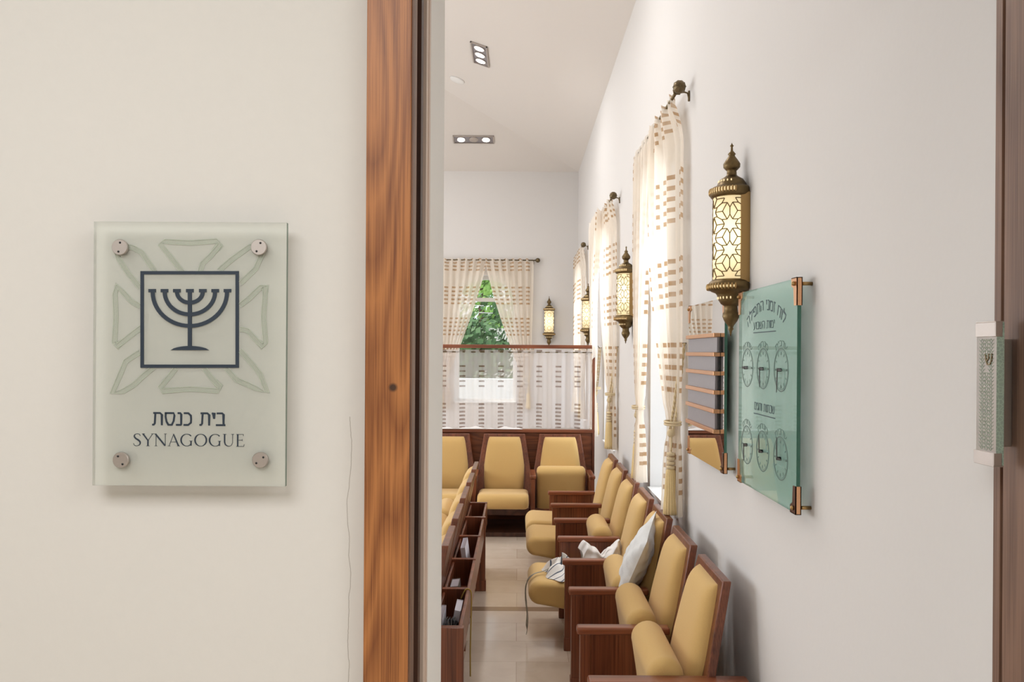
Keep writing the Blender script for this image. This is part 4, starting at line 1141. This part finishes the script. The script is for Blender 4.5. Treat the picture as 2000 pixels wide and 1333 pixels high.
# books and case in the aisle trays
def book(cx, cy, z0, w_, t, h, tilt, mat, label, name='book', rz=0):
    e = empty(name, (cx, cy, z0), rz, label, 'book'); e.rotation_euler = (math.radians(tilt[0]), math.radians(tilt[1]), rz)
    m = MB(); m.box(-t/2+.002, t/2-.002, -w_/2+.002, w_/2-.003, .003, h-.003); m.build('pages', M_paper, e)
    m = MB(); m.box(-t/2, -t/2+.002, -w_/2, w_/2, 0, h); m.box(t/2-.002, t/2, -w_/2, w_/2, 0, h); m.box(-t/2, t/2, w_/2-.002, w_/2, 0, h); m.build('cover', mat, e)
    return e
book(-.305, LB+LP*2.45, .390, .26, .028, .185, (0, -8), M_paper, 'tall pale book standing in the third aisle tray from the doorway')
book(-.325, LB+LP*1.4, .390, .14, .045, .115, (0, -6), M_bookgrey, 'short grey book standing in the second aisle tray from the doorway')
book(-.352, LB+LP*.40, .390, .20, .020, .145, (0, 0), M_paper, 'slim white book at the left of the nearest aisle tray')
book(-.305, LB+LP*.55, .392, .16, .030, .150, (0, 10), M_paper, 'white booklet leaning in the nearest aisle tray behind the black case')
cs = empty('black_case', (-.305, LB+LP*.33, .39), 0, 'glossy black case with straps lying in the nearest aisle tray', 'case')
M_gloss = plain('gloss_black', (.01, .01, .012, 1), .12)
m = MB(); m.box(-.03, .03, -.09, .09, 0, .10); m.build('case_body', M_gloss, cs, .012, 3)
m = MB()
for k in range(4): m.tube(catmull([(-.028+.014*k, -.085, .085), (-.03+.016*k, -.04, .118+.004*k), (-.02+.012*k, .03, .122), (-.03+.014*k, .08, .098)], 5), .003, 6)
m.build('strap', M_black, cs)
m = MB(); yq = LB+LP*.93
m.tube(catmull([(-.285, yq, .50), (-.262, yq+.005, .545), (-.238, yq+.008, .540), (-.232, yq, .50), (-.233, yq-.01, .38), (-.236, yq, .24), (-.235, yq+.005, .10)], 5), .0035, 6)
tag(m.build('yellow_strap', plain('yellow_strap', lin(176, 150, 70), .7)), 'thin yellow strap hanging over the nearest aisle tray rail', 'strap')

# ------------------------------------------------------------------ outside the windows
m = MB(); m.box(-6, 5, 14.4, 14.65, -1.1, 1.27)
tag(m.build('terrace_parapet', plain('white_render', lin(238, 238, 236), .8)), 'bright white parapet outside just below the far window, seen through the sheer', 'parapet')
m = MB(); m.box(-60, 60, 13.0, 90, -1.2, -1.1); struct(m.build('ground_outside', plain('pale_concrete', lin(214, 212, 206), .9, var=.05, bscale=2)))
def leafmat(n, a):
    return plain(n, a, .7, var=.45, bscale=6, bump=.6)
GR = [leafmat('leaf_bright', lin(120, 158, 70)), leafmat('leaf_dark', lin(62, 96, 48)), leafmat('leaf_yellow', lin(150, 160, 84))]
M_bark = plain('bark', lin(90, 70, 52), .9, var=.2, bump=.5, bscale=30)
def tree(x, y, z, R_, H_, mi, label, seed, trunk=True):
    rn = random.Random(seed); e = empty('tree' if trunk else 'bush', (x, y, z), 0, label, 'tree' if trunk else 'bush', 'greenery outside the far window')
    if trunk:
        m = MB(); m.tube([(0, 0, 0), (.05, 0, H_*.35), (-.05, .1, H_*.75)], [.18*R_/2, .13*R_/2, .05*R_/2], 10); m.build('trunk', M_bark, e)
    m = MB()
    cl = [(Vector((rn.gauss(0, .45)*R_, rn.gauss(0, .45)*R_, H_*(.62 if trunk else .45)+rn.gauss(0, .22)*H_)), R_*rn.uniform(.28, .5)) for _ in range(26)]
    for c, r0 in cl:
        for _ in range(150):
            d_ = Vector((rn.gauss(0, 1), rn.gauss(0, 1), rn.gauss(0, 1))).normalized(); p = c+d_*r0*rn.uniform(.75, 1.08)
            s_ = R_*rn.uniform(.035, .07); t1 = d_.orthogonal().normalized()*s_; t2 = d_.cross(t1).normalized()*s_*.6; t1 += d_*s_*.4
            m.add([p-t1, p+t2, p+t1, p-t2], [(0, 1, 2, 3)])
    m.build('foliage', GR[mi], e, fix=False); return e
tree(-1.1, 19.5, -1.1, 1.6, 5.4, 1, 'rounded dark green bush low behind the far window', 1, False)
tree(2.6, 21.5, -1.1, 1.4, 5.0, 2, 'yellowish green bush low behind the far window', 2, False)
tree(-4.8, 22, -1.1, 1.6, 5.0, 0, 'mid green bush at left behind the far window', 5, False)
tree(-1.6, 34, -1.1, 2.6, 8.5, 0, 'bright green tree filling the gap of the far curtains', 3)
tree(6.2, 44, -1.1, 3.2, 8.0, 1, 'dark green tree right beyond the far window', 4)
tree(-9.5, 40, -1.1, 3.4, 9.0, 1, 'dark green tree left beyond the far window', 6)
m = MB(); m.box(-12, 12, 26.0, 26.25, -1.1, 2.55)
tag(m.build('boundary_wall', plain('pale_render', lin(200, 196, 188), .9)), 'pale low wall outdoors between bushes and trees', 'wall')
m = MB()
for px_ in (-8, 8): m.tube([(px_, 28, -1.1), (px_, 28, 4.2)], .09, 10)
for k in range(3): m.tube([(-8, 28, 3.4+.25*k), (-1, 28, 3.15+.25*k), (8, 28, 3.0+.25*k)], .012, 5)
tag(m.build('overhead_wire', plain('wire', lin(200, 200, 200), .6)), 'thin pale overhead wires on two poles crossing outside the far window', 'wire')
